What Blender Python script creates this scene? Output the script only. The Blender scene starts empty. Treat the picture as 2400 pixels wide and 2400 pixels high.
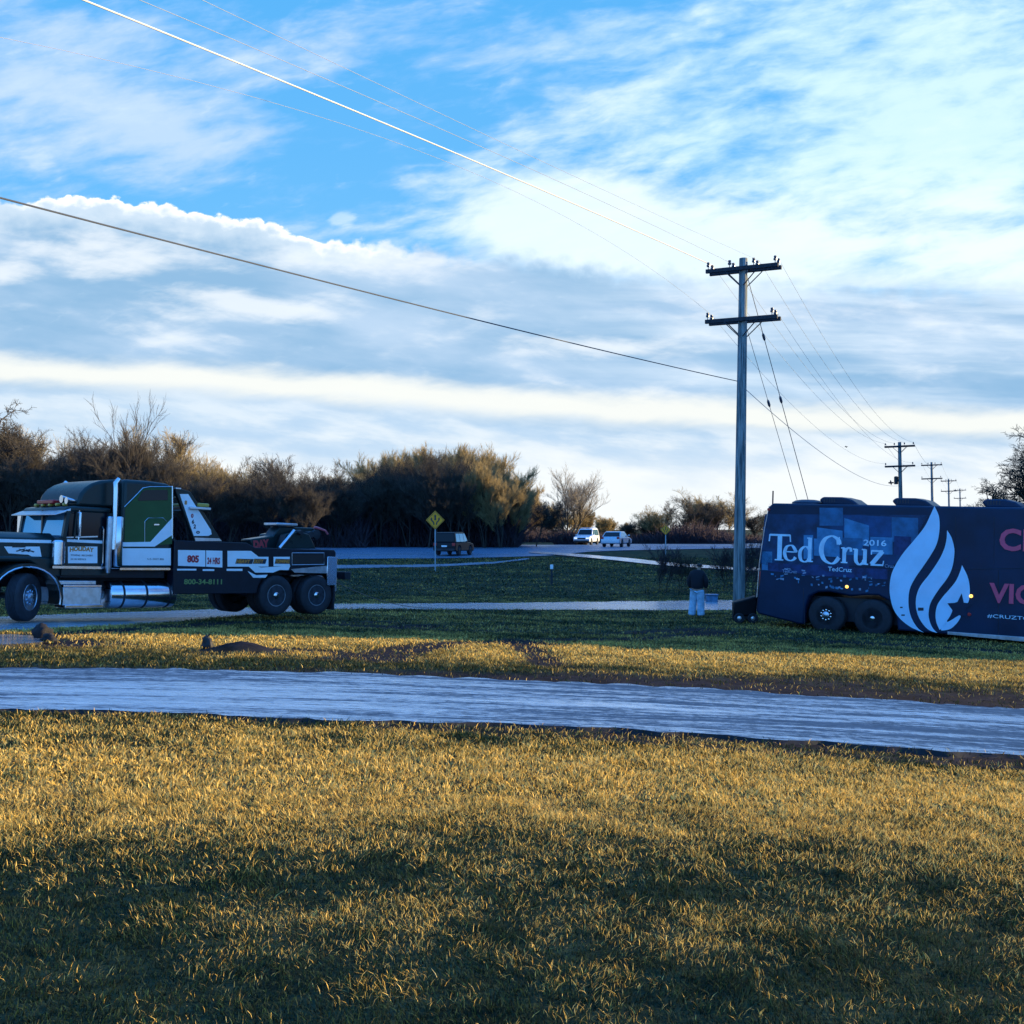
import bpy, bmesh, math, random
import numpy as np
from mathutils import Vector, Matrix
R = math.radians
rnd = random.Random(7)
nr = np.random.default_rng(11)
SC = bpy.context.scene
COL = SC.collection

# ------------------------------------------------------------------ camera, light, exposure
FPX = 2573.0          # focal length of the photograph in its own pixels (2400 wide)
HZ = 1240.0           # horizon row
EYE = 1.7
cam = bpy.data.cameras.new('camera'); cam.lens = 36 * FPX / 2400; cam.sensor_width = 36
cam.shift_y = (HZ - 1200) / 2400
cam.clip_end = 6000; cam.clip_start = 0.1
camo = bpy.data.objects.new('camera', cam); COL.objects.link(camo)
camo.location = (0, 0, EYE); camo.rotation_euler = (R(90), 0, 0)
SC.camera = camo
SUN_EL = R(9.5); SUN_AZ = R(80)     # azimuth from +Y towards +X
sd = Vector((math.sin(SUN_AZ) * math.cos(SUN_EL), math.cos(SUN_AZ) * math.cos(SUN_EL), math.sin(SUN_EL)))
sl = bpy.data.lights.new('sun', 'SUN'); sl.energy = 5.0; sl.angle = R(0.5); sl.color = (1.0, 0.76, 0.40)
slo = bpy.data.objects.new('sun', sl); COL.objects.link(slo)
slo.rotation_euler = sd.to_track_quat('Z', 'Y').to_euler()
SC.view_settings.view_transform = 'Standard'; SC.view_settings.look = 'None'
SC.view_settings.gamma = 1; SC.view_settings.exposure = 1.32
SKYGAIN = 0.465

# ---- node maths helper
class NT:
    def __init__(s, tree): s.t = tree
    def node(s, k, **kw):
        n = s.t.nodes.new(k)
        for a, b in kw.items(): setattr(n, a, b)
        return n
    def put(s, sock, v):
        if isinstance(v, X): s.t.links.new(v.s, sock)
        elif hasattr(v, 'is_output'): s.t.links.new(v, sock)
        elif v is not None: sock.default_value = v
    def m(s, op, *a, clamp=False):
        n = s.node('ShaderNodeMath', operation=op, use_clamp=clamp)
        for i, v in enumerate(a): s.put(n.inputs[i], v)
        return X(s, n.outputs[0])
    def noise(s, vec, scale, detail=3, rough=0.5, dist=0.0):
        n = s.node('ShaderNodeTexNoise'); s.put(n.inputs['Vector'], vec)
        n.inputs['Scale'].default_value = scale; n.inputs['Detail'].default_value = detail
        n.inputs['Roughness'].default_value = rough; n.inputs['Distortion'].default_value = dist
        return X(s, n.outputs['Fac'])
    def vec(s, x, y, z=0.0):
        n = s.node('ShaderNodeCombineXYZ')
        for i, v in enumerate((x, y, z)): s.put(n.inputs[i], v)
        return X(s, n.outputs[0])
    def ss(s, a, b, x):      # smoothstep from a to b
        n = s.node('ShaderNodeMapRange', interpolation_type='SMOOTHSTEP')
        s.put(n.inputs[0], x); s.put(n.inputs[1], a); s.put(n.inputs[2], b)
        return X(s, n.outputs[0])
    def mix(s, f, a, b):
        n = s.node('ShaderNodeMix', data_type='RGBA')
        s.put(n.inputs[0], f)
        for i, v in ((6, a), (7, b)):
            if isinstance(v, tuple) and len(v) == 3: v = (*v, 1)
            s.put(n.inputs[i], v)
        return X(s, n.outputs[2])
    def curve(s, pts, x):    # piecewise-linear function of x
        xs = [p[0] for p in pts]; ys = [p[1] for p in pts]
        lo, hi = min(ys), max(ys)
        if hi == lo: hi = lo + 1
        n = s.node('ShaderNodeValToRGB'); cr = n.color_ramp; cr.interpolation = 'EASE' if 0 else 'LINEAR'
        t = (x - xs[0]) / (xs[-1] - xs[0]); s.put(n.inputs[0], t)
        while len(cr.elements) < len(pts): cr.elements.new(0.5)
        for i, (a, b) in enumerate(pts):
            cr.elements[i].position = (a - xs[0]) / (xs[-1] - xs[0])
            v = (b - lo) / (hi - lo); cr.elements[i].color = (v, v, v, 1)
        return X(s, n.outputs[0]) * (hi - lo) + lo
class X:
    def __init__(s, nt, sock): s.nt = nt; s.s = sock
    def __add__(s, o): return s.nt.m('ADD', s, o)
    __radd__ = __add__
    def __mul__(s, o): return s.nt.m('MULTIPLY', s, o)
    __rmul__ = __mul__
    def __sub__(s, o): return s.nt.m('SUBTRACT', s, o)
    def __rsub__(s, o): return s.nt.m('SUBTRACT', o, s)
    def __truediv__(s, o): return s.nt.m('DIVIDE', s, o)

# ---- world: Nishita sky under layered procedural clouds (directions only)
W = bpy.data.worlds.new('World'); SC.world = W; W.use_nodes = True
wt = W.node_tree; wt.nodes.clear(); n = NT(wt)
tc = n.node('ShaderNodeTexCoord'); sp = n.node('ShaderNodeSeparateXYZ'); wt.links.new(tc.outputs['Generated'], sp.inputs[0])
dx, dy, dz = (X(n, sp.outputs[i]) for i in range(3))
az = n.m('ARCTAN2', dx, dy); el = n.m('ARCSINE', dz)
gy = n.m('MAXIMUM', n.m('COSINE', n.m('MINIMUM', n.m('ABSOLUTE', az), 1.25)), 0.3)
U = n.m('DIVIDE', n.m('SINE', n.m('MINIMUM', n.m('MAXIMUM', az, -1.25), 1.25)), gy) * 2.573 + 1.2      # thousands
V = 1.24 - n.m('TANGENT', n.m('MINIMUM', el, 1.3)) / gy * 2.573
sky = n.node('ShaderNodeTexSky', sky_type='NISHITA', sun_disc=False)
sky.sun_elevation = R(14); sky.sun_rotation = SUN_AZ; sky.altitude = 100; sky.air_density = 1.0; sky.dust_density = 0.4; sky.ozone_density = 2.0
sky.sun_intensity = 1.0
blue = n.node('ShaderNodeMix', data_type='RGBA', blend_type='MULTIPLY'); blue.inputs[0].default_value = 1
wt.links.new(sky.outputs[0], blue.inputs[6]); blue.inputs[7].default_value = (0.030, 0.055, 0.075, 1)
g = n.curve([(-0.3, 0.0), (0.0, 0.05), (0.35, 0.25), (0.6, 0.5), (0.9, 0.85), (1.24, 1.0)], V)
azure = n.mix(g, (0.10, 0.46, 0.95), (0.24, 0.62, 0.99))
azure = n.mix(n.ss(0.0, -1.6, V), azure, (0.03, 0.15, 0.62))
base = n.mix(0.15, azure, X(n, blue.outputs[2]))
# warped coordinates
def P(su, sv, off=0.0, slant=0.0): return n.vec(U * su + off, (V + U * slant) * sv, off)
wv = n.noise(P(3, 3, 3), 1.0, 3) - 0.5
# broad veils, cirrus and the low grey-blue bank
def blob(u, v, ru, rv, sl=0.0):
    a = (U - u) / ru; b = (V - v - (U - u) * sl) / rv
    return n.m('SUBTRACT', 1.0, n.m('SQRT', a * a + b * b), clamp=True)
w1 = (n.noise(P(2.0, 3.0, 3), 1.0, 2) - 0.5) * 0.35
w2 = (n.noise(P(6.0, 9.0, 8), 1.0, 3) - 0.5) * 0.12
soft1 = n.noise(n.vec(U * 1.5 + w1, (V + U * 0.12) * 3.6 + w1, 0.0), 1.0, 5, 0.55)
ci2 = n.noise(n.vec(U * 4.0 + 7.0 + w1, (V + U * 0.16) * 13.0 + w2 * 4, 1.0), 1.0, 6, 0.60, 0.15)
mack = n.noise(n.vec(U * 13.0 + w2 * 9, (V + U * 0.22) * 34.0 + w2 * 9, 2.0), 1.0, 4, 0.55)
veil = blob(0.12, 0.16, 0.62, 0.34, 0.05) * 1.15 + blob(0.42, 0.33, 0.30, 0.14) * 0.9 + blob(0.85, 0.11, 0.42, 0.12, -0.12) * 0.55 + blob(0.62, 0.335, 0.35, 0.05) * 0.6
veil = veil + blob(1.95, 0.10, 0.9, 0.22, 0.0) * 0.7 + blob(2.2, 0.36, 1.1, 0.38, -0.12) * 1.35 + blob(1.25, 0.10, 0.35, 0.10, -0.1) * 0.6
tex = (soft1 - 0.5) * 1.5 + (ci2 - 0.5) * 1.1 + (mack - 0.5) * 0.30
cirm = n.ss(0.0, 1.15, veil * 0.72 + 0.16 + (soft1 - 0.5) * 2.4 + (ci2 - 0.5) * 2.0 + (mack - 0.5) * 0.5) * 0.86
ccol = n.mix(n.ss(1.0, 2.0, U + V * 0.6), (0.53, 0.69, 1.0), (0.68, 0.90, 1.0))
c = n.mix(cirm, base, ccol)
gl = blob(1.50, 0.57, 0.62, 0.24, 0.22) * 1.1 + blob(2.15, 0.55, 1.0, 0.24, 0.0) * 0.72 + blob(1.25, 0.52, 0.30, 0.13, -0.2) * 0.6
gl = n.ss(0.05, 0.85, gl * 0.95 + (soft1 - 0.5) * 1.5 + (ci2 - 0.5) * 1.1 + (mack - 0.5) * 0.2)
c = n.mix(gl * 0.84, c, (0.84, 0.95, 1.0))
edge = n.curve([(-1.5, 0.50), (0.0, 0.472), (0.15, 0.464), (0.27, 0.466), (0.4, 0.482), (0.48, 0.500), (0.62, 0.517), (0.70, 0.548), (0.76, 0.566), (0.95, 0.575), (1.1, 0.585), (1.45, 0.63), (1.9, 0.66), (2.6, 0.67), (4.0, 0.60)], U)
vo = n.node('ShaderNodeTexVoronoi', feature='SMOOTH_F1'); vo.inputs['Scale'].default_value = 1; vo.inputs['Smoothness'].default_value = 0.12
n.put(vo.inputs['Vector'], n.vec(U * 23.0 + w2 * 5, V * 30.0 + w2 * 5, 0.0))
vo2 = n.node('ShaderNodeTexVoronoi', feature='F1'); vo2.inputs['Scale'].default_value = 1
n.put(vo2.inputs['Vector'], n.vec(U * 60.0, V * 70.0, 3.0))
puff = (0.55 - X(n, vo.outputs['Distance'])) * 0.030 + (0.5 - X(n, vo2.outputs['Distance'])) * 0.010
e2 = V - edge + puff + (n.noise(P(30, 36, 5), 1.0, 5, 0.65) - 0.5) * 0.034
soft = n.curve([(-1.0, 0.03), (0.0, 0.016), (0.15, 0.008), (0.75, 0.010), (0.97, 0.03), (1.15, 0.07), (4, 0.10)], U)
bank = n.ss(0.0, 1.0, e2 / soft + 0.3)
gb = n.noise(n.vec(U * 1.5 + w1, (V - U * 0.08) * 6.0, 12.0), 1.0, 4, 0.5)
gb2 = n.noise(n.vec(U * 3.4 + w1, (V - U * 0.12) * 13.0 + w2 * 3, 22.0), 1.0, 5, 0.55)
gcol = n.mix(n.ss(0.38, 0.66, gb * 0.6 + gb2 * 0.4), (0.255, 0.455, 0.68), (0.46, 0.62, 0.81))
lit = blob(0.28, 0.60, 0.40, 0.14, 0.25) * 1.25 + blob(0.62, 0.725, 0.24, 0.045, 0.22) * 1.6 + blob(1.35, 0.81, 0.40, 0.04, 0.04) * 1.2 + blob(0.0, 0.645, 0.12, 0.05) * 1.6 + blob(0.75, 0.60, 0.5, 0.05, 0.05) * 0.6
gcol = n.mix(n.ss(0.05, 1.15, lit * 0.85 + (gb2 - 0.5) * 2.8 + (ci2 - 0.5) * 1.8 + (gb - 0.5) * 1.2) * 0.75, gcol, (0.84, 0.89, 0.93))
gcol = n.mix(n.ss(0.10, 0.02, e2) * n.ss(1.0, 0.7, U) * 0.55, gcol, (0.78, 0.87, 0.94))
rimw = 0.030 + (gb2 - 0.5) * 0.05
rim = n.ss(1.0, 0.15, e2 / rimw) * n.ss(1.05, 0.8, U) * n.ss(-0.02, 0.12, U)
gcol = n.mix(rim * 0.98, gcol, (0.98, 1.0, 1.0))
c = n.mix(bank, c, gcol)
wisp = blob(0.80, 0.512, 0.045, 0.028) * 1.4
c = n.mix(n.ss(0.25, 1.2, wisp + (mack - 0.5) * 2.6) * 0.45, c, (0.75, 0.88, 1.0))
st = n.noise(n.vec(U * 1.3 + 40.0 + w1, (V - U * 0.02) * 17.0 + w2 * 3, 4.0), 1.0, 5, 0.52)
stm = n.ss(0.40, 0.70, st + blob(2.0, 0.665, 0.9, 0.05) * 0.25) * n.ss(1.1, 1.8, U) * n.ss(0.60, 0.66, V) * n.ss(1.0, 0.9, V)
c = n.mix(stm * 0.55, c, (0.80, 0.90, 0.98))
b1 = V + (ci2 - 0.5) * 0.05 - n.curve([(-1.5, 0.80), (0.0, 0.862), (0.6, 0.893), (1.2, 0.945), (1.8, 0.975), (2.4, 0.99), (4.0, 1.0)], U) + (gb2 - 0.5) * 0.04
band = n.ss(-0.055, -0.005, b1) * n.ss(0.060, 0.010, b1)
c = n.mix(n.m('MULTIPLY', band, n.ss(0.2, 0.5, ci2 + 0.12)) * 0.95, c, (0.85, 0.87, 0.83))
low = n.mix(n.ss(0.38, 0.62, gb2), (0.48, 0.64, 0.82), (0.68, 0.78, 0.87))
c = n.mix(n.ss(0.02, 0.07, b1) * 0.88, c, low)
c = n.mix(n.ss(0.99, 1.14, V + (gb2 - 0.5) * 0.22) * 0.85, c, (0.86, 0.89, 0.89))
c = n.mix(n.ss(1.26, 1.34, V), c, (0.10, 0.11, 0.12))
# the half of the sky behind the viewer and overhead is open blue
rear = n.m('MAXIMUM', n.ss(0.10, -0.45, dy), n.ss(0.52, 0.80, dz))
c = n.mix(rear * n.ss(0.0, 0.01, dz), c, n.mix(n.ss(0.0, 0.6, dz), (0.30, 0.82, 1.60), (0.10, 0.50, 1.45)))
bg = n.node('ShaderNodeBackground'); n.put(bg.inputs[0], c); bg.inputs[1].default_value = SKYGAIN
W.cycles.sampling_method = 'MANUAL'; W.cycles.sample_map_resolution = 512
wo = n.node('ShaderNodeOutputWorld'); wt.links.new(bg.outputs[0], wo.inputs[0])

# ------------------------------------------------------------------ materials
MATS = {}
def mat(name, col, rough=0.6, metal=0.0, noise=0.0, nscale=4.0, spec=0.5, coat=0.0, emit=None, bump=0.0, alpha=None):
    if name in MATS: return MATS[name]
    m = bpy.data.materials.new(name); m.use_nodes = True; t = m.node_tree; k = NT(t)
    b = t.nodes['Principled BSDF']
    b.inputs['Roughness'].default_value = rough; b.inputs['Metallic'].default_value = metal
    b.inputs['Specular IOR Level'].default_value = spec; b.inputs['Coat Weight'].default_value = coat
    b.inputs['Base Color'].default_value = (*col, 1)
    co = k.node('ShaderNodeTexCoord').outputs['Object']
    f = k.noise(co, nscale, 5, 0.6)
    if noise:
        d = tuple(max(0, x * (1 - noise)) for x in col); l = tuple(min(1, x * (1 + noise)) for x in col)
        k.put(b.inputs['Base Color'], k.mix(k.ss(0.3, 0.7, f), d, l))
        k.put(b.inputs['Roughness'], k.m('ADD', f * 0.25, rough - 0.12, clamp=True))
    if bump:
        bn = k.node('ShaderNodeBump'); bn.inputs['Strength'].default_value = bump; bn.inputs['Distance'].default_value = 0.02
        k.put(bn.inputs['Height'], k.noise(co, nscale * 6, 4)); t.links.new(bn.outputs[0], b.inputs['Normal'])
    if emit: b.inputs['Emission Color'].default_value = (*emit[0], 1); b.inputs['Emission Strength'].default_value = emit[1]
    MATS[name] = m; return m
def vcol_mat(name, rough=0.8, trans=0.0, noise=0.0, nscale=2.0, bump=0.0):
    m = bpy.data.materials.new(name); m.use_nodes = True; t = m.node_tree; k = NT(t); b = t.nodes['Principled BSDF']
    a = k.node('ShaderNodeAttribute', attribute_name='Col')
    colr = X(k, a.outputs['Color'])
    b.inputs['Roughness'].default_value = rough; b.inputs['Specular IOR Level'].default_value = 0.06
    if noise:
        co = k.node('ShaderNodeTexCoord').outputs['Object']
        f = k.noise(co, nscale, 8, 0.7)
        mm = k.node('ShaderNodeMix', data_type='RGBA', blend_type='MULTIPLY'); mm.inputs[0].default_value = 1
        k.put(mm.inputs[6], colr); k.put(mm.inputs[7], k.mix(k.ss(0.3, 0.7, f), (1 - noise,) * 3, (1 + noise,) * 3)); colr = X(k, mm.outputs[2])
        if bump:
            bn = k.node('ShaderNodeBump'); bn.inputs['Strength'].default_value = bump; bn.inputs['Distance'].default_value = 0.05
            k.put(bn.inputs['Height'], f); t.links.new(bn.outputs[0], b.inputs['Normal'])
    k.put(b.inputs['Base Color'], colr)
    if trans:
        tr = k.node('ShaderNodeBsdfTranslucent'); k.put(tr.inputs[0], colr); mx = k.node('ShaderNodeMixShader'); mx.inputs[0].default_value = trans
        out = t.nodes['Material Output']; t.links.new(b.outputs[0], mx.inputs[1]); t.links.new(tr.outputs[0], mx.inputs[2]); t.links.new(mx.outputs[0], out.inputs[0])
    return m
def wet_road(name, base, sky_sheen, ang, puddle=0.5, rmin=0.12, rmax=0.5):
    m = bpy.data.materials.new(name); m.use_nodes = True; t = m.node_tree; k = NT(t); b = t.nodes['Principled BSDF']
    co = k.node('ShaderNodeTexCoord').outputs['Object']
    s = k.node('ShaderNodeSeparateXYZ'); k.put(s.inputs[0], co); x = X(k, s.outputs[0]); y = X(k, s.outputs[1])
    ca, sa = math.cos(ang), math.sin(ang)
    a = x * ca + y * sa; w = y * ca - x * sa
    wob = k.noise(k.vec(a * 0.10, w * 0.2, 0.0), 1.0, 2) * 0.9
    st = k.noise(k.vec(a * 0.10, (w + wob) * 1.5, 1.0), 1.0, 9, 0.78)
    fin = k.noise(k.vec(a * 0.8, (w + wob) * 9.0, 5.0), 1.0, 6, 0.8)
    sp = k.noise(co, 7.0, 8, 0.8); gr = k.noise(co, 45.0, 6, 0.8)
    wet = k.ss(0.455, 0.555, st * 0.50 + fin * 0.30 + sp * 0.20 + (puddle - 0.5) * 0.20)
    k.put(b.inputs['Base Color'], k.mix(k.ss(0.3, 0.7, sp * 0.5 + fin * 0.5), tuple(0.75*q for q in sky_sheen), sky_sheen))  # pale blue base colour paints the sky reflection into the wet streaks
    k.put(b.inputs['Roughness'], k.m('ADD', (1 - wet) * (rmax - rmin) + gr * 0.10, rmin - 0.05, clamp=True))
    k.put(b.inputs['Specular IOR Level'], wet * 0.85 + 0.06)
    b.inputs['IOR'].default_value = 1.5; b.inputs['Specular Tint'].default_value = (0.85, 0.95, 1.0, 1)
    bn = k.node('ShaderNodeBump'); bn.inputs['Strength'].default_value = 0.35; bn.inputs['Distance'].default_value = 0.010
    k.put(bn.inputs['Height'], gr + sp * 1.8 + fin * 1.5 + st * 2.0); t.links.new(bn.outputs[0], b.inputs['Normal'])
    df = k.node('ShaderNodeBsdfDiffuse'); k.put(df.inputs[0], k.mix(k.ss(0.35, 0.65, sp * 0.5 + fin * 0.5), base, tuple(2.2*q for q in base))); t.links.new(bn.outputs[0], df.inputs['Normal'])
    mx = k.node('ShaderNodeMixShader'); k.put(mx.inputs[0], wet * 0.88 + 0.12); t.links.new(df.outputs[0], mx.inputs[1]); t.links.new(b.outputs[0], mx.inputs[2]); t.links.new(mx.outputs[0], t.nodes['Material Output'].inputs[0])
    return m
black = mat('black_paint', (0.006, 0.009, 0.018), 0.42, spec=0.3, noise=0.2)
rubber = mat('rubber', (0.016, 0.017, 0.024), 0.8, noise=0.3, nscale=9)
chrome = mat('chrome', (0.62, 0.66, 0.72), 0.16, 1.0, noise=0.12, nscale=3)
alu = mat('aluminium', (0.50, 0.56, 0.64), 0.32, 1.0, noise=0.15, nscale=7)
darkmetal = mat('dark_metal', (0.03, 0.035, 0.045), 0.5, 0.6, noise=0.3)
glassd = mat('dark_glass', (0.004, 0.007, 0.012), 0.08, 0.0, spec=0.25)
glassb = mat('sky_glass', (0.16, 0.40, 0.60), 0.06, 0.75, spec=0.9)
green = mat('green_paint', (0.038, 0.090, 0.032), 0.4, spec=0.2, noise=0.12, nscale=2)
dkgreen = mat('dark_green_paint', (0.006, 0.020, 0.022), 0.3, spec=0.35, noise=0.15)
white = mat('white_paint', (0.74, 0.80, 0.85), 0.4, coat=0.3, noise=0.06, nscale=2)
orange = mat('orange_ink', (0.55, 0.20, 0.03), 0.5)
red = mat('red_ink', (0.42, 0.03, 0.04), 0.5)
ink = mat('dark_ink', (0.015, 0.02, 0.035), 0.5)
lime = mat('lime_ink', (0.16, 0.24, 0.07), 0.5)
amber = mat('amber_lens', (0.9, 0.35, 0.03), 0.3, emit=((1.0, 0.50, 0.10), 1.1))
amber_off = mat('amber_plastic', (0.45, 0.30, 0.05), 0.3)
redlens = mat('red_lens', (0.45, 0.02, 0.02), 0.3)
def wood_mat(name, a, b2, sc=1.0):
    m = bpy.data.materials.new(name); m.use_nodes = True; t = m.node_tree; k = NT(t); b = t.nodes['Principled BSDF']
    co = k.node('ShaderNodeTexCoord').outputs['Object']; s = k.node('ShaderNodeSeparateXYZ'); k.put(s.inputs[0], co)
    f = k.noise(k.vec(X(k, s.outputs[0]) * 14 * sc, X(k, s.outputs[1]) * 14 * sc, X(k, s.outputs[2]) * 0.7 * sc), 1.0, 6, 0.7)
    k.put(b.inputs['Base Color'], k.mix(k.ss(0.35, 0.65, f), a, b2)); b.inputs['Roughness'].default_value = 0.85
    bn = k.node('ShaderNodeBump'); bn.inputs['Strength'].default_value = 0.5; bn.inputs['Distance'].default_value = 0.02
    k.put(bn.inputs['Height'], f); t.links.new(bn.outputs[0], b.inputs['Normal'])
    return m
polewood = wood_mat('weathered_pole_wood', (0.045, 0.065, 0.075), (0.30, 0.33, 0.33))
armwood = wood_mat('dark_arm_wood', (0.016, 0.018, 0.024), (0.035, 0.038, 0.05))

# ------------------------------------------------------------------ object helpers
def tag(o, label=None, cat=None, group=None, kind=None):
    if label: o['label'] = label
    if cat: o['category'] = cat
    if group: o['group'] = group
    if kind: o['kind'] = kind
    return o
def empty(name, mw=None):
    o = bpy.data.objects.new(name, None); COL.objects.link(o); o.empty_display_size = 0.3
    if mw is not None: o.matrix_world = mw
    return o
def link(name, me, parent=None):
    o = bpy.data.objects.new(name, me); COL.objects.link(o)
    if parent: o.parent = parent
    return o
class MB:
    def __init__(s): s.v = []; s.f = []; s.mi = []; s.cur = 0
    def add(s, vs, fs):
        b = len(s.v); s.v += [tuple(p) for p in vs]
        for f in fs: s.f.append([b + i for i in f]); s.mi.append(s.cur)
    def box(s, x0, x1, y0, y1, z0, z1):
        s.add([(x0,y0,z0),(x1,y0,z0),(x1,y1,z0),(x0,y1,z0),(x0,y0,z1),(x1,y0,z1),(x1,y1,z1),(x0,y1,z1)],
              [(0,3,2,1),(4,5,6,7),(0,1,5,4),(1,2,6,5),(2,3,7,6),(3,0,4,7)]); return s
    def prism(s, poly, y0, y1, sc=None):   # poly in (x,z), extruded along y
        a = sum(poly[i][0]*poly[(i+1)%len(poly)][1]-poly[(i+1)%len(poly)][0]*poly[i][1] for i in range(len(poly)))
        if a < 0: poly = poly[::-1]
        k = len(poly)
        s.add([(x,y0,z) for x,z in poly] + [(x,y1,z) for x,z in poly],
              [list(range(k)), list(range(2*k-1,k-1,-1))] + [(i, k+i, k+(i+1)%k, (i+1)%k) for i in range(k)]); return s
    def tube(s, pts, r, seg=8, cap=True):
        pts = [Vector(p) for p in pts]; rs = r if isinstance(r, (list, tuple)) else [r]*len(pts)
        rings = []; up = None
        for i, p in enumerate(pts):
            d = (pts[min(i+1,len(pts)-1)] - pts[max(i-1,0)]).normalized()
            if up is None: up = Vector((0,0,1)) if abs(d.z) < 0.9 else Vector((1,0,0))
            a = d.cross(up).normalized(); b = d.cross(a).normalized(); up = -b if False else up
            rings.append([p + (a*math.cos(2*math.pi*j/seg) + b*math.sin(2*math.pi*j/seg))*rs[i] for j in range(seg)])
        vs = [q for g_ in rings for q in g_]; fs = []
        for i in range(len(pts)-1):
            for j in range(seg): fs.append((i*seg+j, i*seg+(j+1)%seg, (i+1)*seg+(j+1)%seg, (i+1)*seg+j))
        if cap: fs.append(list(range(seg))[::-1]); fs.append([(len(pts)-1)*seg+j for j in range(seg)])
        s.add(vs, fs); return s
    def lathe(s, prof, seg=32, axis='y', c=(0,0,0)):   # prof (r, h) revolved about axis through c
        vs = []; fs = []
        for r, h in prof:
            for j in range(seg):
                a = 2*math.pi*j/seg; u, w = r*math.cos(a), r*math.sin(a)
                p = {'y': (u, h, w), 'z': (u, w, h), 'x': (h, u, w)}[axis]
                vs.append((p[0]+c[0], p[1]+c[1], p[2]+c[2]))
        for i in range(len(prof)-1):
            for j in range(seg): fs.append((i*seg+j, i*seg+(j+1)%seg, (i+1)*seg+(j+1)%seg, (i+1)*seg+j))
        fs.append(list(range(seg))); fs.append([(len(prof)-1)*seg+j for j in range(seg)][::-1])
        s.add(vs, fs); return s
    def plate(s, poly, y, t=0.003, sgn=1):   # thin raised graphic on the plane y
        return s.prism(poly, min(y, y+sgn*t), max(y, y+sgn*t))
    def build(s, name, m, parent=None, smooth=False, bevel=0.0, segs=2, fix=True):
        me = bpy.data.meshes.new(name); me.from_pydata(s.v, [], s.f)
        ms = m if isinstance(m, list) else [m]
        for k in ms: me.materials.append(k)
        if len(ms) > 1: me.polygons.foreach_set('material_index', s.mi)
        if fix:
            bm = bmesh.new(); bm.from_mesh(me); bmesh.ops.recalc_face_normals(bm, faces=bm.faces); bm.to_mesh(me); bm.free()
        o = link(name, me, parent)
        if bevel:
            bv = o.modifiers.new('bevel', 'BEVEL'); bv.width = bevel; bv.segments = segs; bv.limit_method = 'ANGLE'; bv.angle_limit = R(35)
            smooth = True
        if smooth: me.shade_smooth() if not bevel else me.shade_smooth()
        if smooth: me.set_sharp_from_angle(angle=R(38))
        return o
def copy_tree(o, parent=None):
    c2 = o.copy(); COL.objects.link(c2); c2.parent = parent
    for ch in list(o.children): copy_tree(ch, c2)
    return c2
def text_mesh(s, size, ext=0.002, bold=0.0, shear=0.0, sx=1.0):
    cu = bpy.data.curves.new('lettering', 'FONT'); cu.body = s; cu.size = size; cu.extrude = ext; cu.offset = bold; cu.shear = shear
    cu.resolution_u = 3
    o = bpy.data.objects.new('tmp', cu); COL.objects.link(o)
    dg = bpy.context.evaluated_depsgraph_get(); me = bpy.data.meshes.new_from_object(o.evaluated_get(dg))
    bpy.data.objects.remove(o); bpy.data.curves.remove(cu)
    for v in me.vertices: v.co.x *= sx
    return me
def side_text(s, x, z, size, m, parent, y, near=1, dirx=-1, bold=0.0, shear=0.0, sx=1.0, width=None, rot=0.0, arch=0.0, name='lettering'):
    """lettering lying on a vehicle side; near=+1 side plane faces +y (text runs to -x), near=-1 faces -y (runs to +x)"""
    me = text_mesh(s, size, 0.002, bold, shear, sx)
    xs = [v.co.x for v in me.vertices]
    x0, x1 = min(xs), max(xs); w = x1 - x0; k = (width / w) if width else 1.0
    for v in me.vertices:
        px_, py_, pz_ = (v.co.x - x0) * k, v.co.y, v.co.z
        py_ += arch * (1 - ((px_ / (w*k)) * 2 - 1) ** 2) if arch else 0
        cr, sr = math.cos(rot), math.sin(rot)
        a, b = px_*cr - py_*sr, px_*sr + py_*cr
        v.co = (x - a, y + pz_ + 0.002, z + b) if near > 0 else (x + a, y - pz_ - 0.002, z + b)
    me.materials.append(m)
    return link(name, me, parent)

# ------------------------------------------------------------------ terrain
TD = np.array([-60, 0, 4, 8, 11, 15, 20, 24, 29, 36, 42, 50, 60, 70, 80, 92, 100, 120, 200, 500, 3000], float)
TL = np.array([1.7, 1.7, 1.72, 1.76, 1.80, 1.84, 1.92, 2.02, 2.27, 2.62, 2.80, 2.76, 2.38, 2.0, 1.74, 1.46, 1.50, 1.68, 1.95, 2.0, 2.0])
TM = np.array([1.7, 1.7, 1.75, 1.85, 1.95, 2.05, 2.20, 2.34, 2.52, 2.78, 2.90, 2.90, 2.46, 2.08, 1.86, 1.66, 1.66, 1.75, 1.95, 2.0, 2.0])
TR = np.array([1.7, 1.7, 1.82, 2.05, 2.25, 2.38, 2.60, 2.78, 2.93, 3.10, 3.08, 2.90, 2.50, 2.15, 1.98, 1.93, 1.93, 1.93, 1.97, 2.0, 2.0])
def drop(u, d):
    u = np.clip(np.asarray(u, float), -300, 2700); d = np.asarray(d, float)
    def it(T): return sum(np.interp(d * k, TD, T) for k in (0.93, 0.965, 1.0, 1.035, 1.07)) / 5
    l, m_, r = it(TL), it(TM), it(TR); t = u / 1200 - 1
    return m_ + (r - l) / 2 * t + ((r + l) / 2 - m_) * t * t
def tz(x, y):
    x = np.asarray(x, float); y = np.asarray(y, float); yy = np.maximum(y, 4.0)
    w = np.clip((y + 10) / 14, 0, 1)
    return EYE - (1.7 + (drop(1200 + FPX * x / yy, y) - 1.7) * w)
def hit(px_, py_):
    k = (py_ - HZ) / FPX; lo, hi = 2.0, 2500.0
    for _ in range(60):
        mid = (lo * hi) ** 0.5
        if float(drop(px_, mid)) / mid > k: lo = mid
        else: hi = mid
    return (px_ - 1200) / FPX * lo, lo
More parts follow.
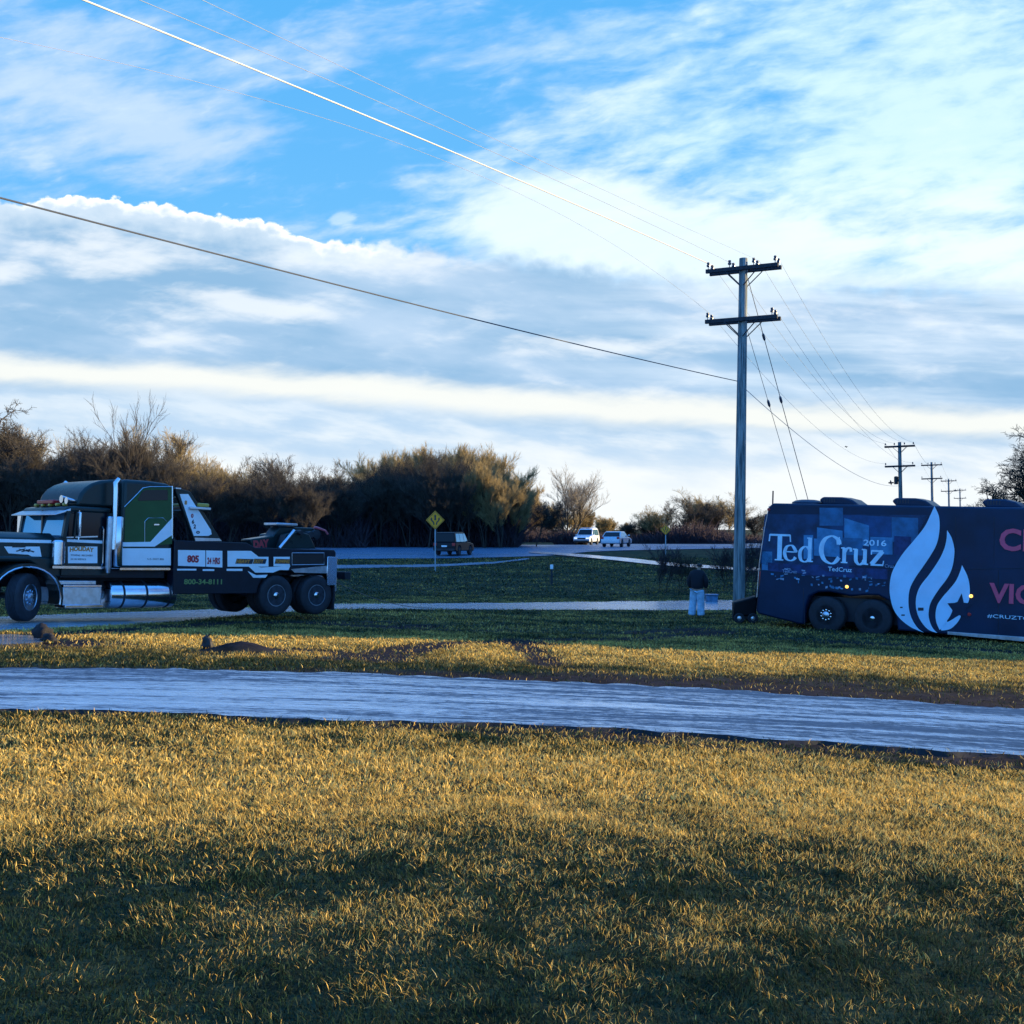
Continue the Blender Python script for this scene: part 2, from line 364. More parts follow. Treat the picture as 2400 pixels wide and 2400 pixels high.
def at(px_, py_, d): return Vector(((px_ - 1200) / FPX * d, d, EYE + (HZ - py_) / FPX * d))
def ground(px_, d): x = (px_ - 1200) / FPX * d; return Vector((x, d, float(tz(x, d))))

def vnoise(x, y, seed=0, f=1.0, oct=4):
    r = np.random.default_rng(seed); tab = r.random((256, 256)); out = 0; amp = 1; tot = 0
    for o in range(oct):
        X_ = x * f; Y_ = y * f; xi = np.floor(X_).astype(int); yi = np.floor(Y_).astype(int); fx = X_ - xi; fy = Y_ - yi
        fx = fx*fx*(3-2*fx); fy = fy*fy*(3-2*fy)
        g_ = lambda a, b: tab[(xi + a) % 256, (yi + b) % 256]
        out = out + amp * ((g_(0,0)*(1-fx)+g_(1,0)*fx)*(1-fy) + (g_(0,1)*(1-fx)+g_(1,1)*fx)*fy); tot += amp; amp *= 0.55; f *= 2.03
    return out / tot
def pxof(x, y): y = np.maximum(y, 0.5); return 1200 + FPX * x / y
def pyof(x, y): y = np.maximum(y, 0.5); return HZ + FPX * (EYE - tz(x, y)) / y

ROADS = {
 'foreground_road': ([(-1400,1590),(-600,1568),(0,1566),(300,1567),(600,1573),(900,1582),(1200,1594),(1500,1607),(1800,1624),(2100,1643),(2400,1663),(3000,1700),(4000,1760)],
                     [(-1400,1690),(-600,1668),(0,1664),(300,1668),(600,1683),(900,1692),(1200,1698),(1500,1712),(1800,1733),(2100,1752),(2400,1772),(3000,1815),(4000,1890)]),
 'access_road': ([(-900,1500),(-300,1460),(0,1446),(200,1438),(400,1432),(600,1424),(800,1416),(1200,1413),(1720,1407),(2400,1400),(3200,1395)],
                 [(-900,1560),(-300,1505),(0,1480),(130,1474),(300,1466),(450,1455),(600,1440),(800,1428),(1200,1430),(1720,1431),(2400,1432),(3200,1432)]),
 'highway': ([(-900,1281),(0,1280),(800,1279),(1100,1278),(1300,1277.5),(1400,1274),(1500,1270),(1600,1263),(1720,1260),(1900,1258),(2400,1256),(3200,1256)],
             [(-900,1313),(0,1312),(800,1311),(1000,1310),(1150,1308),(1290,1303),(1380,1294),(1500,1290),(1720,1286),(1900,1284),(2400,1284),(3200,1284)]),
 'turning_lane': ([(1240,1294),(1292,1296),(1400,1304),(1500,1313),(1600,1324),(1720,1332),(1900,1337),(2400,1346),(3200,1350)],
                  [(1240,1298),(1292,1301),(1400,1311),(1500,1322),(1600,1331),(1720,1338),(1900,1344),(2400,1354),(3200,1360)]),
 'puddle': ([(-120,1492),(-60,1488),(0,1487),(40,1488),(80,1492),(118,1500)], [(-120,1504),(-60,1510),(0,1513),(40,1511),(80,1508),(118,1503)]),
 'gravel_shoulder': ([(-900,1330),(0,1330),(780,1326),(1000,1324),(1150,1318),(1245,1308)], [(-900,1337),(0,1337),(780,1333),(1000,1330),(1150,1323),(1245,1311)]),
}
def edge_px(lst, u):
    xs = [p[0] for p in lst]; ys = [p[1] for p in lst]; return np.interp(u, xs, ys)
def road_mesh(name, m, lift):
    top, bot = ROADS[name]; us = np.arange(top[0][0], top[-1][0] + 1, 20.0); K = 10; S = K + 5
    V_ = []; F_ = []; MI = []
    for i, u in enumerate(us):
        a = hit(u, float(edge_px(top, u))); b = hit(u, float(edge_px(bot, u)))
        jt = (vnoise(np.array([u*0.013]), np.array([3.0]), 5, 1.0, 5)[0] - 0.5) * 0.75 * (b[1] / 12) ** 0.5
        jt2 = (vnoise(np.array([u*0.017]), np.array([9.0]), 6, 1.0, 5)[0] - 0.5) * 0.75 * (b[1] / 12) ** 0.5
        for j in [-1, 0] + list(range(K + 1)) + [K, K + 1]:
            t = min(max(j, 0), K) / K; x = b[0] + (a[0]-b[0])*t; y = b[1] + (a[1]-b[1])*t
            if j <= 0: y -= jt * 0.5
            if j >= K: y += jt2 * 0.8
            V_.append((x, y - (0.05 if j < 0 else -0.05 if j > K else 0), float(tz(x, y)) + (lift if 0 <= j <= K else -0.05)))
    for i in range(len(us)-1):
        for j in [0] + list(range(2, K + 2)) + [K + 3]: F_.append((i*S+j, (i+1)*S+j, (i+1)*S+j+1, i*S+j+1)); MI.append(0 if 2 <= j < K + 2 else 1)
    me = bpy.data.meshes.new(name); me.from_pydata(V_, [], F_); me.materials.append(m); me.materials.append(mat('verge_soil', (0.012, 0.012, 0.016), 0.95, noise=0.4, nscale=6)); me.shade_smooth()
    me.polygons.foreach_set('material_index', MI)
    return tag(link(name, me), kind='structure')
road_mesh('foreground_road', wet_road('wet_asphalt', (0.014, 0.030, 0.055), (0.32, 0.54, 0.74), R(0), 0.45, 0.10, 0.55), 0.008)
road_mesh('access_road', wet_road('wet_asphalt_far', (0.07, 0.10, 0.14), (0.42, 0.48, 0.55), R(25), 0.80, 0.08, 0.5), 0.015)
road_mesh('highway', wet_road('highway_asphalt', (0.06, 0.10, 0.15), (0.12, 0.18, 0.25), R(10), 0.5, 0.25, 0.5), 0.04)
road_mesh('turning_lane', wet_road('pale_wet_lane', (0.25, 0.29, 0.34), (0.5, 0.55, 0.6), R(-20), 0.8, 0.1, 0.3), 0.07)
road_mesh('puddle', wet_road('puddle_water', (0.05, 0.08, 0.12), (0.12, 0.17, 0.23), R(25), 1.3, 0.05, 0.2), 0.012)
road_mesh('gravel_shoulder', mat('grey_gravel', (0.14, 0.16, 0.2), 0.9, noise=0.3, nscale=2), 0.03)

def on_road(x, y, margin=2.0):
    u = pxof(x, y); v = pyof(x, y); r = np.zeros(np.shape(x), bool)
    for k in ROADS:
        top, bot = ROADS[k]
        r |= (v > edge_px(top, u) - margin) & (v < edge_px(bot, u) + margin) & (u > top[0][0]) & (u < top[-1][0]) & (y > 1)
    return r
# where mud shows: wheel ruts and bare verges, as polylines (x,y) on the ground
def gpt(px_, py_): return np.array(hit(px_, py_))
RUTS = [[(560,1528),(700,1524),(800,1530),(900,1548),(980,1520),(1080,1506),(1200,1502),(1290,1512)], [(780,1545),(860,1532),(960,1516),(1020,1512)],
        [(900,1472),(1100,1478),(1400,1486),(1650,1474)], [(1200,1500),(1260,1535),(1290,1560)], [(1280,1500),(1500,1497),(1700,1480)], [(-200,1530),(0,1500),(100,1488),(300,1476),(560,1458),(900,1458)],
        [(1500,1720),(1800,1736),(2400,1782)], [(900,1706),(1300,1722),(1700,1755),(2400,1800)], [(1700,1650),(2050,1662),(2400,1690)], [(1400,1628),(1900,1648),(2400,1680)],
        [(0,1512),(60,1508),(140,1506)], [(1880,1500),(2100,1512),(2400,1530)], [(760,1462),(860,1470),(1000,1466)]]
RW = [0.42, 0.34, 0.35, 0.34, 0.4, 0.5, 0.10, 0.12, 0.30, 0.28, 0.9, 0.5, 0.5]
RUTW = [[gpt(*p) for p in r] for r in RUTS]
def mud(x, y):
    out = np.zeros(np.shape(x))
    for pts, w in zip(RUTW, RW):
        d2 = np.full(np.shape(x), 1e9)
        for a, b in zip(pts[:-1], pts[1:]):
            ab = b - a; L = ab @ ab; t = np.clip(((x-a[0])*ab[0] + (y-a[1])*ab[1]) / L, 0, 1)
            d2 = np.minimum(d2, (x-a[0]-t*ab[0])**2 + (y-a[1]-t*ab[1])**2)
        out = np.maximum(out, np.clip(1.6 - np.sqrt(d2) / w, 0, 1))
    out = out * np.clip(vnoise(x, y, 77, 1.8) * 2.4 + 0.1, 0, 1)
    u = pxof(x, y); v = pyof(x, y); vn = vnoise(x, y * 2, 78, 0.9, 4)
    t_, b_ = ROADS['foreground_road']
    up = (edge_px(t_, u) - v); k = np.interp(u, [0, 800, 1400, 2400], [5, 9, 26, 52])
    out = np.maximum(out, np.where((up > -4) & (y > 5) & (y < 24), np.clip(1.5 - up / k - (vn - 0.5) * 1.6, 0, 1), 0))
    k = np.interp(u, [0, 800, 1400, 2400], [5, 12, 24, 24])
    dn = (v - edge_px(b_, u)); out = np.maximum(out, np.where((dn > -4) & (y > 5) & (y < 13), np.clip(1.4 - dn / k - (vn - 0.5) * 1.6, 0, 1), 0))
    mm_ = gpt(572, 1526)
    return np.maximum(out, np.clip(1.7 - np.sqrt(((x - mm_[0]) / 0.75) ** 2 + ((y - mm_[1]) / 0.55) ** 2), 0, 1))
def straw(x, y):      # share of dead blades, raised in depth bands that paint sunlit strips
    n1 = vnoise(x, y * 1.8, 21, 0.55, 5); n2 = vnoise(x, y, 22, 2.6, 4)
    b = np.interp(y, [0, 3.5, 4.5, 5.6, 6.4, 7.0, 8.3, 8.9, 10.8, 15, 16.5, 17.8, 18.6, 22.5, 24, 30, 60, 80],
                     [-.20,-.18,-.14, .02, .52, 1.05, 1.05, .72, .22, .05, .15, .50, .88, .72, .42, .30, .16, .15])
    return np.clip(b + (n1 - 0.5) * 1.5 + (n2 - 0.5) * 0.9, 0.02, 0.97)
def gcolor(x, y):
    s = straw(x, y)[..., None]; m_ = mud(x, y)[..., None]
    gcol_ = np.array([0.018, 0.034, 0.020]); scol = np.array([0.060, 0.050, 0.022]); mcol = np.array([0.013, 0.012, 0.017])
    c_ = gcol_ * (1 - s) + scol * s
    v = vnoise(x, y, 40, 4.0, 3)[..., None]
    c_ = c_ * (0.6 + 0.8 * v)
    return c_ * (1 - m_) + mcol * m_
def axis(fine, lim, step, g=1.12):
    a = [0.0]; s = step
    while a[-1] < fine: a.append(a[-1] + step)
    while a[-1] < lim: s *= g; a.append(a[-1] + s)
    return np.array(a)
ax = axis(26, 2500, 0.22); ax = np.concatenate([-ax[:0:-1], ax])
ay = axis(46, 3000, 0.22, 1.06); ay = np.concatenate([[-400, -150, -60, -30, -12, -5, -2], ay])
gx, gyy = np.meshgrid(ax, ay); gz = tz(gx, gyy) + (vnoise(gx, gyy, 3, 0.9, 3) - 0.5) * 0.05 * (~on_road(gx, gyy, 6)) * (np.abs(gyy) < 60)
gz = gz - mud(gx, gyy) * 0.03
mnd = gpt(565, 1528); gz = gz + 0.20 * np.exp(-(((gx - mnd[0]) / 0.62) ** 2 + ((gyy - mnd[1]) / 0.45) ** 2) * 1.5)
gz = np.where(on_road(gx, gyy, 0), gz - 0.015, gz)
def np_mesh(name, verts, faces4=None, faces3=None, colors=None, m=None, smooth=False):
    me = bpy.data.meshes.new(name); me.vertices.add(len(verts)); me.vertices.foreach_set('co', verts.astype(np.float32).ravel())
    loops = []; starts = []; tot = []; p = 0
    for F in (faces4, faces3):
        if F is None or len(F) == 0: continue
        k = F.shape[1]; loops.append(F.ravel()); starts.append(p + np.arange(len(F)) * k); p += F.size
    loops = np.concatenate(loops).astype(np.int32); starts = np.concatenate(starts).astype(np.int32)
    me.loops.add(len(loops)); me.loops.foreach_set('vertex_index', loops)
    me.polygons.add(len(starts)); me.polygons.foreach_set('loop_start', starts)
    if smooth: me.polygons.foreach_set('use_smooth', np.ones(len(starts), bool))
    me.update(calc_edges=True)
    if colors is not None:
        at_ = me.color_attributes.new('Col', 'FLOAT_COLOR', 'POINT')
        at_.data.foreach_set('color', np.concatenate([colors, np.ones((len(colors), 1))], 1).astype(np.float32).ravel())
    if m: me.materials.append(m)
    return me
ny, nx = gx.shape; idx = np.arange(nx * ny).reshape(ny, nx)
F4 = np.stack([idx[:-1,:-1], idx[:-1,1:], idx[1:,1:], idx[1:,:-1]], -1).reshape(-1, 4)
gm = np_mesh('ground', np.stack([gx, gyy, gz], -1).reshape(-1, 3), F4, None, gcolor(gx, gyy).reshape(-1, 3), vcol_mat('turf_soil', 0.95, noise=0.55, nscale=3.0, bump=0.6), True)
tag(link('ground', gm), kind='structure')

# ------------------------------------------------------------------ grass (uncountable: one object)
def blades():
    P_ = []
    def zone(d0, d1, dens, h, w, spread=1.06):
        A = 0.5 * 0.9328 * spread * (d1*d1 - d0*d0); N = int(A * dens)
        d = np.sqrt(nr.random(N) * (d1*d1 - d0*d0) + d0*d0); x = (nr.random(N) - 0.5) * 0.9328 * spread * d
        P_.append((x, d, np.full(N, h), np.full(N, w)))
    zone(3.2, 5.2, 10000, 0.034, 0.0034); zone(5.2, 7.5, 6400, 0.037, 0.0046); zone(7.5, 11.6, 3000, 0.043, 0.0075)
    zone(13, 18, 1000, 0.050, 0.012); zone(18, 26, 620, 0.050, 0.016); zone(26, 48, 150, 0.055, 0.026); zone(48, 76, 40, 0.075, 0.05)
    x, y, h, w = (np.concatenate(a) for a in zip(*P_))
    keep = ~on_road(x, y, -1.6) & (nr.random(len(x)) > mud(x, y) * 0.93)
    x, y, h, w = x[keep], y[keep], h[keep], w[keep]; N = len(x)
    s = straw(x, y); clump = vnoise(x, y, 60, 3.2, 3); c2 = vnoise(x, y, 61, 7.0, 2)
    tuft = np.clip((vnoise(x, y, 65, 6.5, 3) - 0.10) * 1.9, 0.75, 1.25)
    h = h * (0.75 + 0.6 * clump) * (0.6 + 0.8 * nr.random(N)) * tuft
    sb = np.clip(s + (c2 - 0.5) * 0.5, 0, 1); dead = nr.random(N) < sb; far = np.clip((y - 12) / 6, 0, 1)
    ang = nr.random(N) * 2 * np.pi; lean = nr.random(N) ** 0.6 * 1.3
    la = 2 * np.pi * vnoise(x, y, 62, 1.8, 2) * 2 + nr.normal(0, 1.6, N)
    z = tz(x, y) - 0.004 + (vnoise(x, y, 3, 0.9, 3) - 0.5) * 0.05 * (~on_road(x, y, 6)) * (np.abs(y) < 60)
    mnd_ = 0.20 * np.exp(-(((x - mnd[0]) / 0.62) ** 2 + ((y - mnd[1]) / 0.45) ** 2) * 1.5); z = z + mnd_
    kp = mnd_ < 0.03
    dx_, dy_ = np.cos(ang) * w / 2, np.sin(ang) * w / 2
    lx, ly = np.cos(la) * lean * h * 1.1, np.sin(la) * lean * h
    hz = h * np.sqrt(np.clip(1.15 - lean ** 2 * 0.6, 0.15, 1))
    b0 = np.stack([x - dx_, y - dy_, z], 1); b1 = np.stack([x + dx_, y + dy_, z], 1)
    m0 = np.stack([x - dx_*.8 + lx*.35, y - dy_*.8 + ly*.35, z + hz*.6], 1); m1 = np.stack([x + dx_*.8 + lx*.35, y + dy_*.8 + ly*.35, z + hz*.6], 1)
    tp = np.stack([x + lx, y + ly, z + hz], 1)
    V_ = np.stack([b0, b1, m1, m0, tp], 1)[kp]; N = len(V_); V_ = V_.reshape(-1, 3); i = np.arange(N) * 5
    F4_ = np.stack([i, i+1, i+2, i+3], 1); F3_ = np.stack([i+3, i+2, i+4], 1)
    dd = dead[kp]; rv = nr.random((N, 1)); rw = nr.random((N, 1))
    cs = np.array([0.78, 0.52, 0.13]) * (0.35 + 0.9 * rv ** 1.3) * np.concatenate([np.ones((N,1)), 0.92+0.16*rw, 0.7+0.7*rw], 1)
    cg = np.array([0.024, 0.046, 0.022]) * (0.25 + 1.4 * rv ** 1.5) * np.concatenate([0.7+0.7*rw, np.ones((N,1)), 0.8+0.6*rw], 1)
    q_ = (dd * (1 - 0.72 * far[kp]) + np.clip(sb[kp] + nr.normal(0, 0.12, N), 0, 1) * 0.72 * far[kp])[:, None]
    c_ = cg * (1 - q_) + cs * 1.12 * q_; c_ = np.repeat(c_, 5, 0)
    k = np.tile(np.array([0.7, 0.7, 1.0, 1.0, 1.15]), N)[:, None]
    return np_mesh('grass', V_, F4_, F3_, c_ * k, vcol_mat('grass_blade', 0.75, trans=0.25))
tag(link('grass', blades()), label='short winter grass of mixed green and straw blades, sunlit bands coloured in', cat='grass', kind='stuff')

# ------------------------------------------------------------------ trees
def bark(name, a, b_, rough=0.9):
    m = bpy.data.materials.new(name); m.use_nodes = True; t = m.node_tree; k = NT(t); b = t.nodes['Principled BSDF']
    co = k.node('ShaderNodeTexCoord').outputs['Object']
    oi = k.node('ShaderNodeObjectInfo').outputs['Random']
    f = k.noise(co, 0.9, 5, 0.6); f2 = k.noise(co, 7.0, 3)
    k.put(b.inputs['Base Color'], k.mix(k.m('ADD', k.ss(0.3, 0.7, f * 0.6 + f2 * 0.4) * 0.7, X(k, oi) * 0.3), a, b_)); b.inputs['Roughness'].default_value = rough
    b.inputs['Specular IOR Level'].default_value = 0.15
    return m
bk_dark = bark('dark_bark', (0.028, 0.025, 0.026), (0.075, 0.062, 0.050))
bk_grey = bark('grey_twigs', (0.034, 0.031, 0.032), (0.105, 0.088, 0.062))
bk_sunlit = bark('sunlit_golden_twigs', (0.20, 0.145, 0.062), (0.42, 0.31, 0.14))  # gold tone puts low sunlight into the twig colour
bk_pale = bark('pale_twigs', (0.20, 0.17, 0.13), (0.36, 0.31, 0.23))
bk_red = bark('brushwood', (0.028, 0.022, 0.034), (0.065, 0.050, 0.055))
ever = bark('evergreen_needles', (0.010, 0.022, 0.014), (0.03, 0.055, 0.03))
def ribbons(segs, up_bias=False):
    """segs: array (N,8) = p0 xyz, p1 xyz, w0, w1 -> crossed ribbons as triangular tubes"""
    S = np.array(segs); p0, p1, w0, w1 = S[:, :3], S[:, 3:6], S[:, 6:7], S[:, 7:8]
    d = p1 - p0; L = np.linalg.norm(d, axis=1, keepdims=True) + 1e-9; d = d / L
    ref = np.where(np.abs(d[:, 2:3]) < 0.9, np.array([[0, 0, 1.0]]), np.array([[1.0, 0, 0]]))
    a = np.cross(d, ref); a /= np.linalg.norm(a, axis=1, keepdims=True) + 1e-9; b = np.cross(d, a)
    vs = []
    for p, w in ((p0, w0), (p1, w1)):
        for t in (0, 2.094, 4.189): vs.append(p + (a * math.cos(t) + b * math.sin(t)) * w)
    V_ = np.stack(vs, 1).reshape(-1, 3); i = np.arange(len(S)) * 6
    F = np.concatenate([np.stack([i + j, i + (j+1) % 3, i + 3 + (j+1) % 3, i + 3 + j], 1) for j in range(3)])
    return V_, F
def make_tree_meshes(seed, H, spread, trunk_h, levels=5, multi=1, twig=0.012, dens=1.0, lean=0.0, upward=0.5, rad=0.16):
    r = random.Random(seed); trunk = []; twigs = []
    def grow(p, d, L, w, lev):
        nseg = 3 if lev > 1 else 5
        q = p.copy()
        pts = [q.copy()]
        for i in range(nseg):
            d = (d + Vector((r.gauss(0, .10), r.gauss(0, .10), r.gauss(0, .06) + 0.05 * upward))).normalized()
            q2 = q + d * (L / nseg); w2 = max(w * (1 - 0.5 * (i + 1) / nseg), twig * 0.6)
            (trunk if lev <= 2 else twigs).append((*q, *q2, max(w * (1 - 0.5 * i / nseg), twig * 0.6), w2))
            q = q2; pts.append(q.copy())
        if lev >= levels: return
        nb = int({0: 8, 1: 7, 2: 6, 3: 5, 4: 4}.get(lev, 3) * dens + r.random())
        for k in range(nb):
            t = (0.35 + 0.65 * (k + r.random()) / nb) if lev == 0 else (0.15 + 0.85 * (k + r.random()) / nb)
            if lev == 0: t = max(t, trunk_h)
            j = min(int(t * nseg), nseg - 1); bp = pts[j].lerp(pts[j+1], t * nseg - j)
            a = r.random() * 6.283; an = R(r.uniform(22, 52)) * spread
            o = d.orthogonal().normalized(); o.rotate(Matrix.Rotation(a, 3, d))
            nd = (d * math.cos(an) + o * math.sin(an)); nd.z += 0.12 * upward; nd.normalize()
            ww = w * (0.62 if lev < 2 else 0.55) * (1 - 0.35 * t)
            grow(bp, nd, L * r.uniform(0.42, 0.66) * (1 if lev else 0.95), max(ww, twig), lev + 1)
    for s in range(multi):
        a = r.random() * 6.283; tilt = 0.0 if multi == 1 else r.uniform(0.1, 0.35)
        d = Vector((math.cos(a) * tilt + lean, math.sin(a) * tilt, 1)).normalized()
        grow(Vector((math.cos(a) * 0.2 * (multi > 1), math.sin(a) * 0.2 * (multi > 1), -0.3)), d, H * 0.72, rad * H / 9, 0)
    V1, F1 = ribbons(trunk); V2, F2 = ribbons(twigs)
    k = H / max(V2[:, 2].max(), 0.1); V1 *= k; V2 *= k
    return np_mesh('trunk', V1, F1), np_mesh('crown', V2, F2), len(twigs)
VAR = {}
def variant(key, **kw):
    t_, c_, nn = make_tree_meshes(**kw); VAR[key] = (t_, c_)
for s in range(5): variant(('wood', s), seed=10 + s, H=9.5, spread=0.9, trunk_h=0.25, levels=5, multi=[1, 2, 3, 2, 1][s], twig=0.013, dens=1.0, upward=0.8)
for s in range(3): variant(('willow', s), seed=40 + s, H=10, spread=0.75, trunk_h=0.2, levels=5, multi=3, twig=0.015, dens=1.15, upward=1.3)
variant("vase", seed=61, H=11, spread=0.72, trunk_h=0.34, levels=5, multi=3, twig=0.010, dens=0.85, upward=0.9)
variant('tall', seed=71, H=15, spread=0.62, trunk_h=0.3, levels=4, multi=2, twig=0.02, dens=0.75, upward=0.9, rad=0.13)
variant('apple', seed=81, H=5, spread=1.2, trunk_h=0.35, levels=5, multi=1, twig=0.012, dens=1.0, lean=0.35, upward=0.3)
variant('shrub', seed=91, H=2.6, spread=0.8, trunk_h=0.1, levels=4, multi=4, twig=0.008, dens=0.72, upward=0.6, rad=0.1)
variant('edge', seed=95, H=9, spread=1.15, trunk_h=0.22, levels=5, multi=1, twig=0.016, dens=1.0, upward=0.2, rad=0.3)
MCACHE = {}
def tree(key, px_, d, h, label, mt=bk_dark, mc=bk_grey, group=None, name='bare_tree', cat='tree', rz=None, wide=1.0, pos=None, sink=0.0):
    t_, c_ = VAR[key]
    zmax = MCACHE.setdefault(key, max(v.co.z for v in c_.vertices))
    e = empty(name); p = ground(px_, d) if pos is None else Vector((pos[0], pos[1], float(tz(*pos))))
    e.location = p - Vector((0, 0, sink)); s = h / zmax; e.scale = (s * wide, s * wide, s); e.rotation_euler = (0, 0, rnd.random() * 6.283 if rz is None else rz)
    for nm, me, m in (('trunk', t_, mt), ('crown', c_, mc)):
        k = (me.name, m.name)
        if k not in MCACHE: q = me.copy(); q.materials.clear(); q.materials.append(m); MCACHE[k] = q
        link(nm, MCACHE[k], e)
    return tag(e, label, cat, group)
def tree_top(px_, y_top, d):   # height of a tree whose top shows at row y_top
    return float(EYE + (HZ - y_top) / FPX * d - tz((px_ - 1200) / FPX * d, d))
LTOP = [(-260, 985), (-60, 960), (0, 975), (60, 1010), (110, 1010), (180, 1015), (250, 1000), (330, 985), (400, 1020), (450, 1050), (500, 1065), (560, 1060), (620, 1062), (680, 1068), (740, 1085), (800, 1088), (850, 1085)]
g1 = 'bare trees of the wood behind the tow truck'
k = 0
for row, (d0, stp, dy_) in enumerate(((92, 47, 8), (102, 55, 0), (114, 60, -2))):
    u = -260 + row * 17
    while u < 860:
        px_ = u + rnd.uniform(-14, 14); d = d0 + rnd.uniform(-3, 3); yt = float(np.interp(px_, *zip(*LTOP))) + rnd.uniform(-10, 14) + dy_ * 2
        gold = 380 < px_ < 520 and row == 1
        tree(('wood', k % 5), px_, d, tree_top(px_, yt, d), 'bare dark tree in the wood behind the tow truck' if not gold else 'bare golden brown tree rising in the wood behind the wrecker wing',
             mc=bk_sunlit if (gold or (row == 2 and rnd.random() < 0.6)) else bk_grey, group=g1 if not gold else 'golden trees in the wood behind the tow truck', wide=rnd.uniform(0.9, 1.2))
        k += 1; u += stp
tree('tall', 330, 90, tree_top(330, 905, 90), 'tallest bare tree, forked leader rising high above the wood behind the sleeper cab', mc=bk_grey, rz=0.6, wide=0.8)
tree('edge', -25, 98, tree_top(-25, 930, 98), 'spreading bare tree at the left edge above the tow truck hood', mc=bk_grey, rz=2.1)
CTOP = [(850, 1100), (880, 1062), (920, 1048), (1000, 1038), (1080, 1035), (1140, 1048), (1180, 1085), (1215, 1120), (1240, 1165)]
g2 = 'trees of the tall rounded clump beyond the highway'
k = 0
for row, (d0, stp) in enumerate(((96, 34), (106, 38), (118, 36))):
    u = 862 + row * 10
    while u < 1225 - row * 0:
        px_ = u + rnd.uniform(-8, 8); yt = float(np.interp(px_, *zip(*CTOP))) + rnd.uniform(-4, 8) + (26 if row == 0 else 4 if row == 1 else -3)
        gold = row == 2 or px_ > 1130  # gold colour set on the back row and right end, where sun strikes
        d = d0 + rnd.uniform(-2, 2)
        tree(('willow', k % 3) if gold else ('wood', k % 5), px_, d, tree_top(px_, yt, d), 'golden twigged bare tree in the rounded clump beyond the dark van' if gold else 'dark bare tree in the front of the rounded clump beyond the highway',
             mc=bk_sunlit if gold else bk_grey, group=g2 + (' gold' if gold else ' dark'), wide=rnd.uniform(0.85, 1.05))
        k += 1; u += stp
tree('vase', 1330, 128, tree_top(1330, 1080, 128), 'lone vase shaped bare tree standing between the clump and the white cars', mc=bk_pale, mt=bk_grey, rz=1.0, wide=1.2)
tree('apple', 1255, 104, 4.6, 'small crooked bare tree leaning at the foot of the golden clump', mt=bk_dark, mc=bk_grey, rz=0.2)
for i, (u, yt, d) in enumerate(((1180, 1150, 150), (1215, 1160, 160), (1250, 1168, 170), (1290, 1172, 165), (1330, 1180, 175), (1370, 1190, 180), (1405, 1205, 190), (1435, 1215, 200), (1465, 1222, 210))):
    tree(('willow', i % 3), u, d, tree_top(u, yt, d), 'low golden bare tree in the far line behind the white cars', mc=bk_sunlit, group='far golden trees behind the white cars', wide=1.5)
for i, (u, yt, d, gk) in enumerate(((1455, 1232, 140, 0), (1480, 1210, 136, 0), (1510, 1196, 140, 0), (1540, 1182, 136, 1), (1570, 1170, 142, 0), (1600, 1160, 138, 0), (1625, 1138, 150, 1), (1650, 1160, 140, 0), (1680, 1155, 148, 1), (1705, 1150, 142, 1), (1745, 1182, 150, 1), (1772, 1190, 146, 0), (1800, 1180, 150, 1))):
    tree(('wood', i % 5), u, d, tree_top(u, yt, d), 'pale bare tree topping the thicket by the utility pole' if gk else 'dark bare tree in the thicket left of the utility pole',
         mc=bk_sunlit if gk else bk_grey, group='pale trees of the thicket' if gk else 'dark trees of the thicket', wide=1.4)
tree('edge', 2425, 84, tree_top(2425, 985, 84), 'big spreading bare tree at the right edge above the bus roof', mc=bk_grey, rz=4.0)
tree('edge', 2312, 100, tree_top(2312, 1118, 100), 'smaller round bare tree behind the bus roof vents at right', mc=bk_grey, rz=1.4, wide=1.25)
for i, u in enumerate((1960, 2050, 2130, 2210, 2290, 2370, 2450)):
    tree(('wood', i % 5), u, 150, 3.5, 'low bare tree hidden behind the bus', group='low trees behind the bus', wide=1.6)
def ordw(k_): 
    W_ = ['first','second','third','fourth','fifth','sixth','seventh','eighth','ninth','tenth','eleventh','twelfth','thirteenth','fourteenth','fifteenth','sixteenth','seventeenth','eighteenth','nineteenth','twentieth']
    return W_[k_] if k_ < 20 else 'twenty-' + W_[k_-20]
def ordinal_labels():
    gs = {}
    for o in COL.objects:
        if o.get('category') == 'tree' and o.get('group'): gs.setdefault((o['group'], o['label']), []).append(o)
    for (g_, lb), L_ in gs.items():
        if len(L_) < 2: continue
        rows = {}
        for o in L_:
            if g_ == g1: r_ = 0 if o.location.y < 97 else 1 if o.location.y < 108 else 2
            elif g_ == g2 + ' gold' or g_ == g2 + ' dark': r_ = 0 if o.location.y < 101 else 1 if o.location.y < 112 else 2
            else: r_ = 9
            rows.setdefault(r_, []).append(o)
        for r_, M_ in rows.items():
            vis = [o for o in M_ if 1200 + FPX*o.location.x/o.location.y > -20]
            vis.sort(key=lambda o: o.location.x / o.location.y)
            for i, o in enumerate(vis):
                row = {0: 'front row, ', 1: 'middle row, ', 2: 'back row, ', 9: ''}[r_]
                short = {g1: 'bare dark tree of the wood behind the truck, ', 'golden trees in the wood behind the tow truck': 'bare golden tree above the wrecker mast, ', g2 + ' gold': 'golden bare tree of the rounded clump, ',
                         g2 + ' dark': 'dark bare tree of the rounded clump, ', 'far golden trees behind the white cars': 'low golden tree in the far line behind the white cars, ',
                         'pale trees of the thicket': 'pale bare tree over the thicket by the pole, ', 'dark trees of the thicket': 'dark bare tree over the thicket by the pole, ', 'low trees behind the bus': 'low bare tree hidden behind the bus, '}.get(g_)
                if short: o['label'] = short + row + ordw(i) + ' from left'
            for o in M_:
                if o not in vis and g_ == g1: o['label'] = 'bare dark tree of the wood standing beyond the left edge of the view'
ordinal_labels()
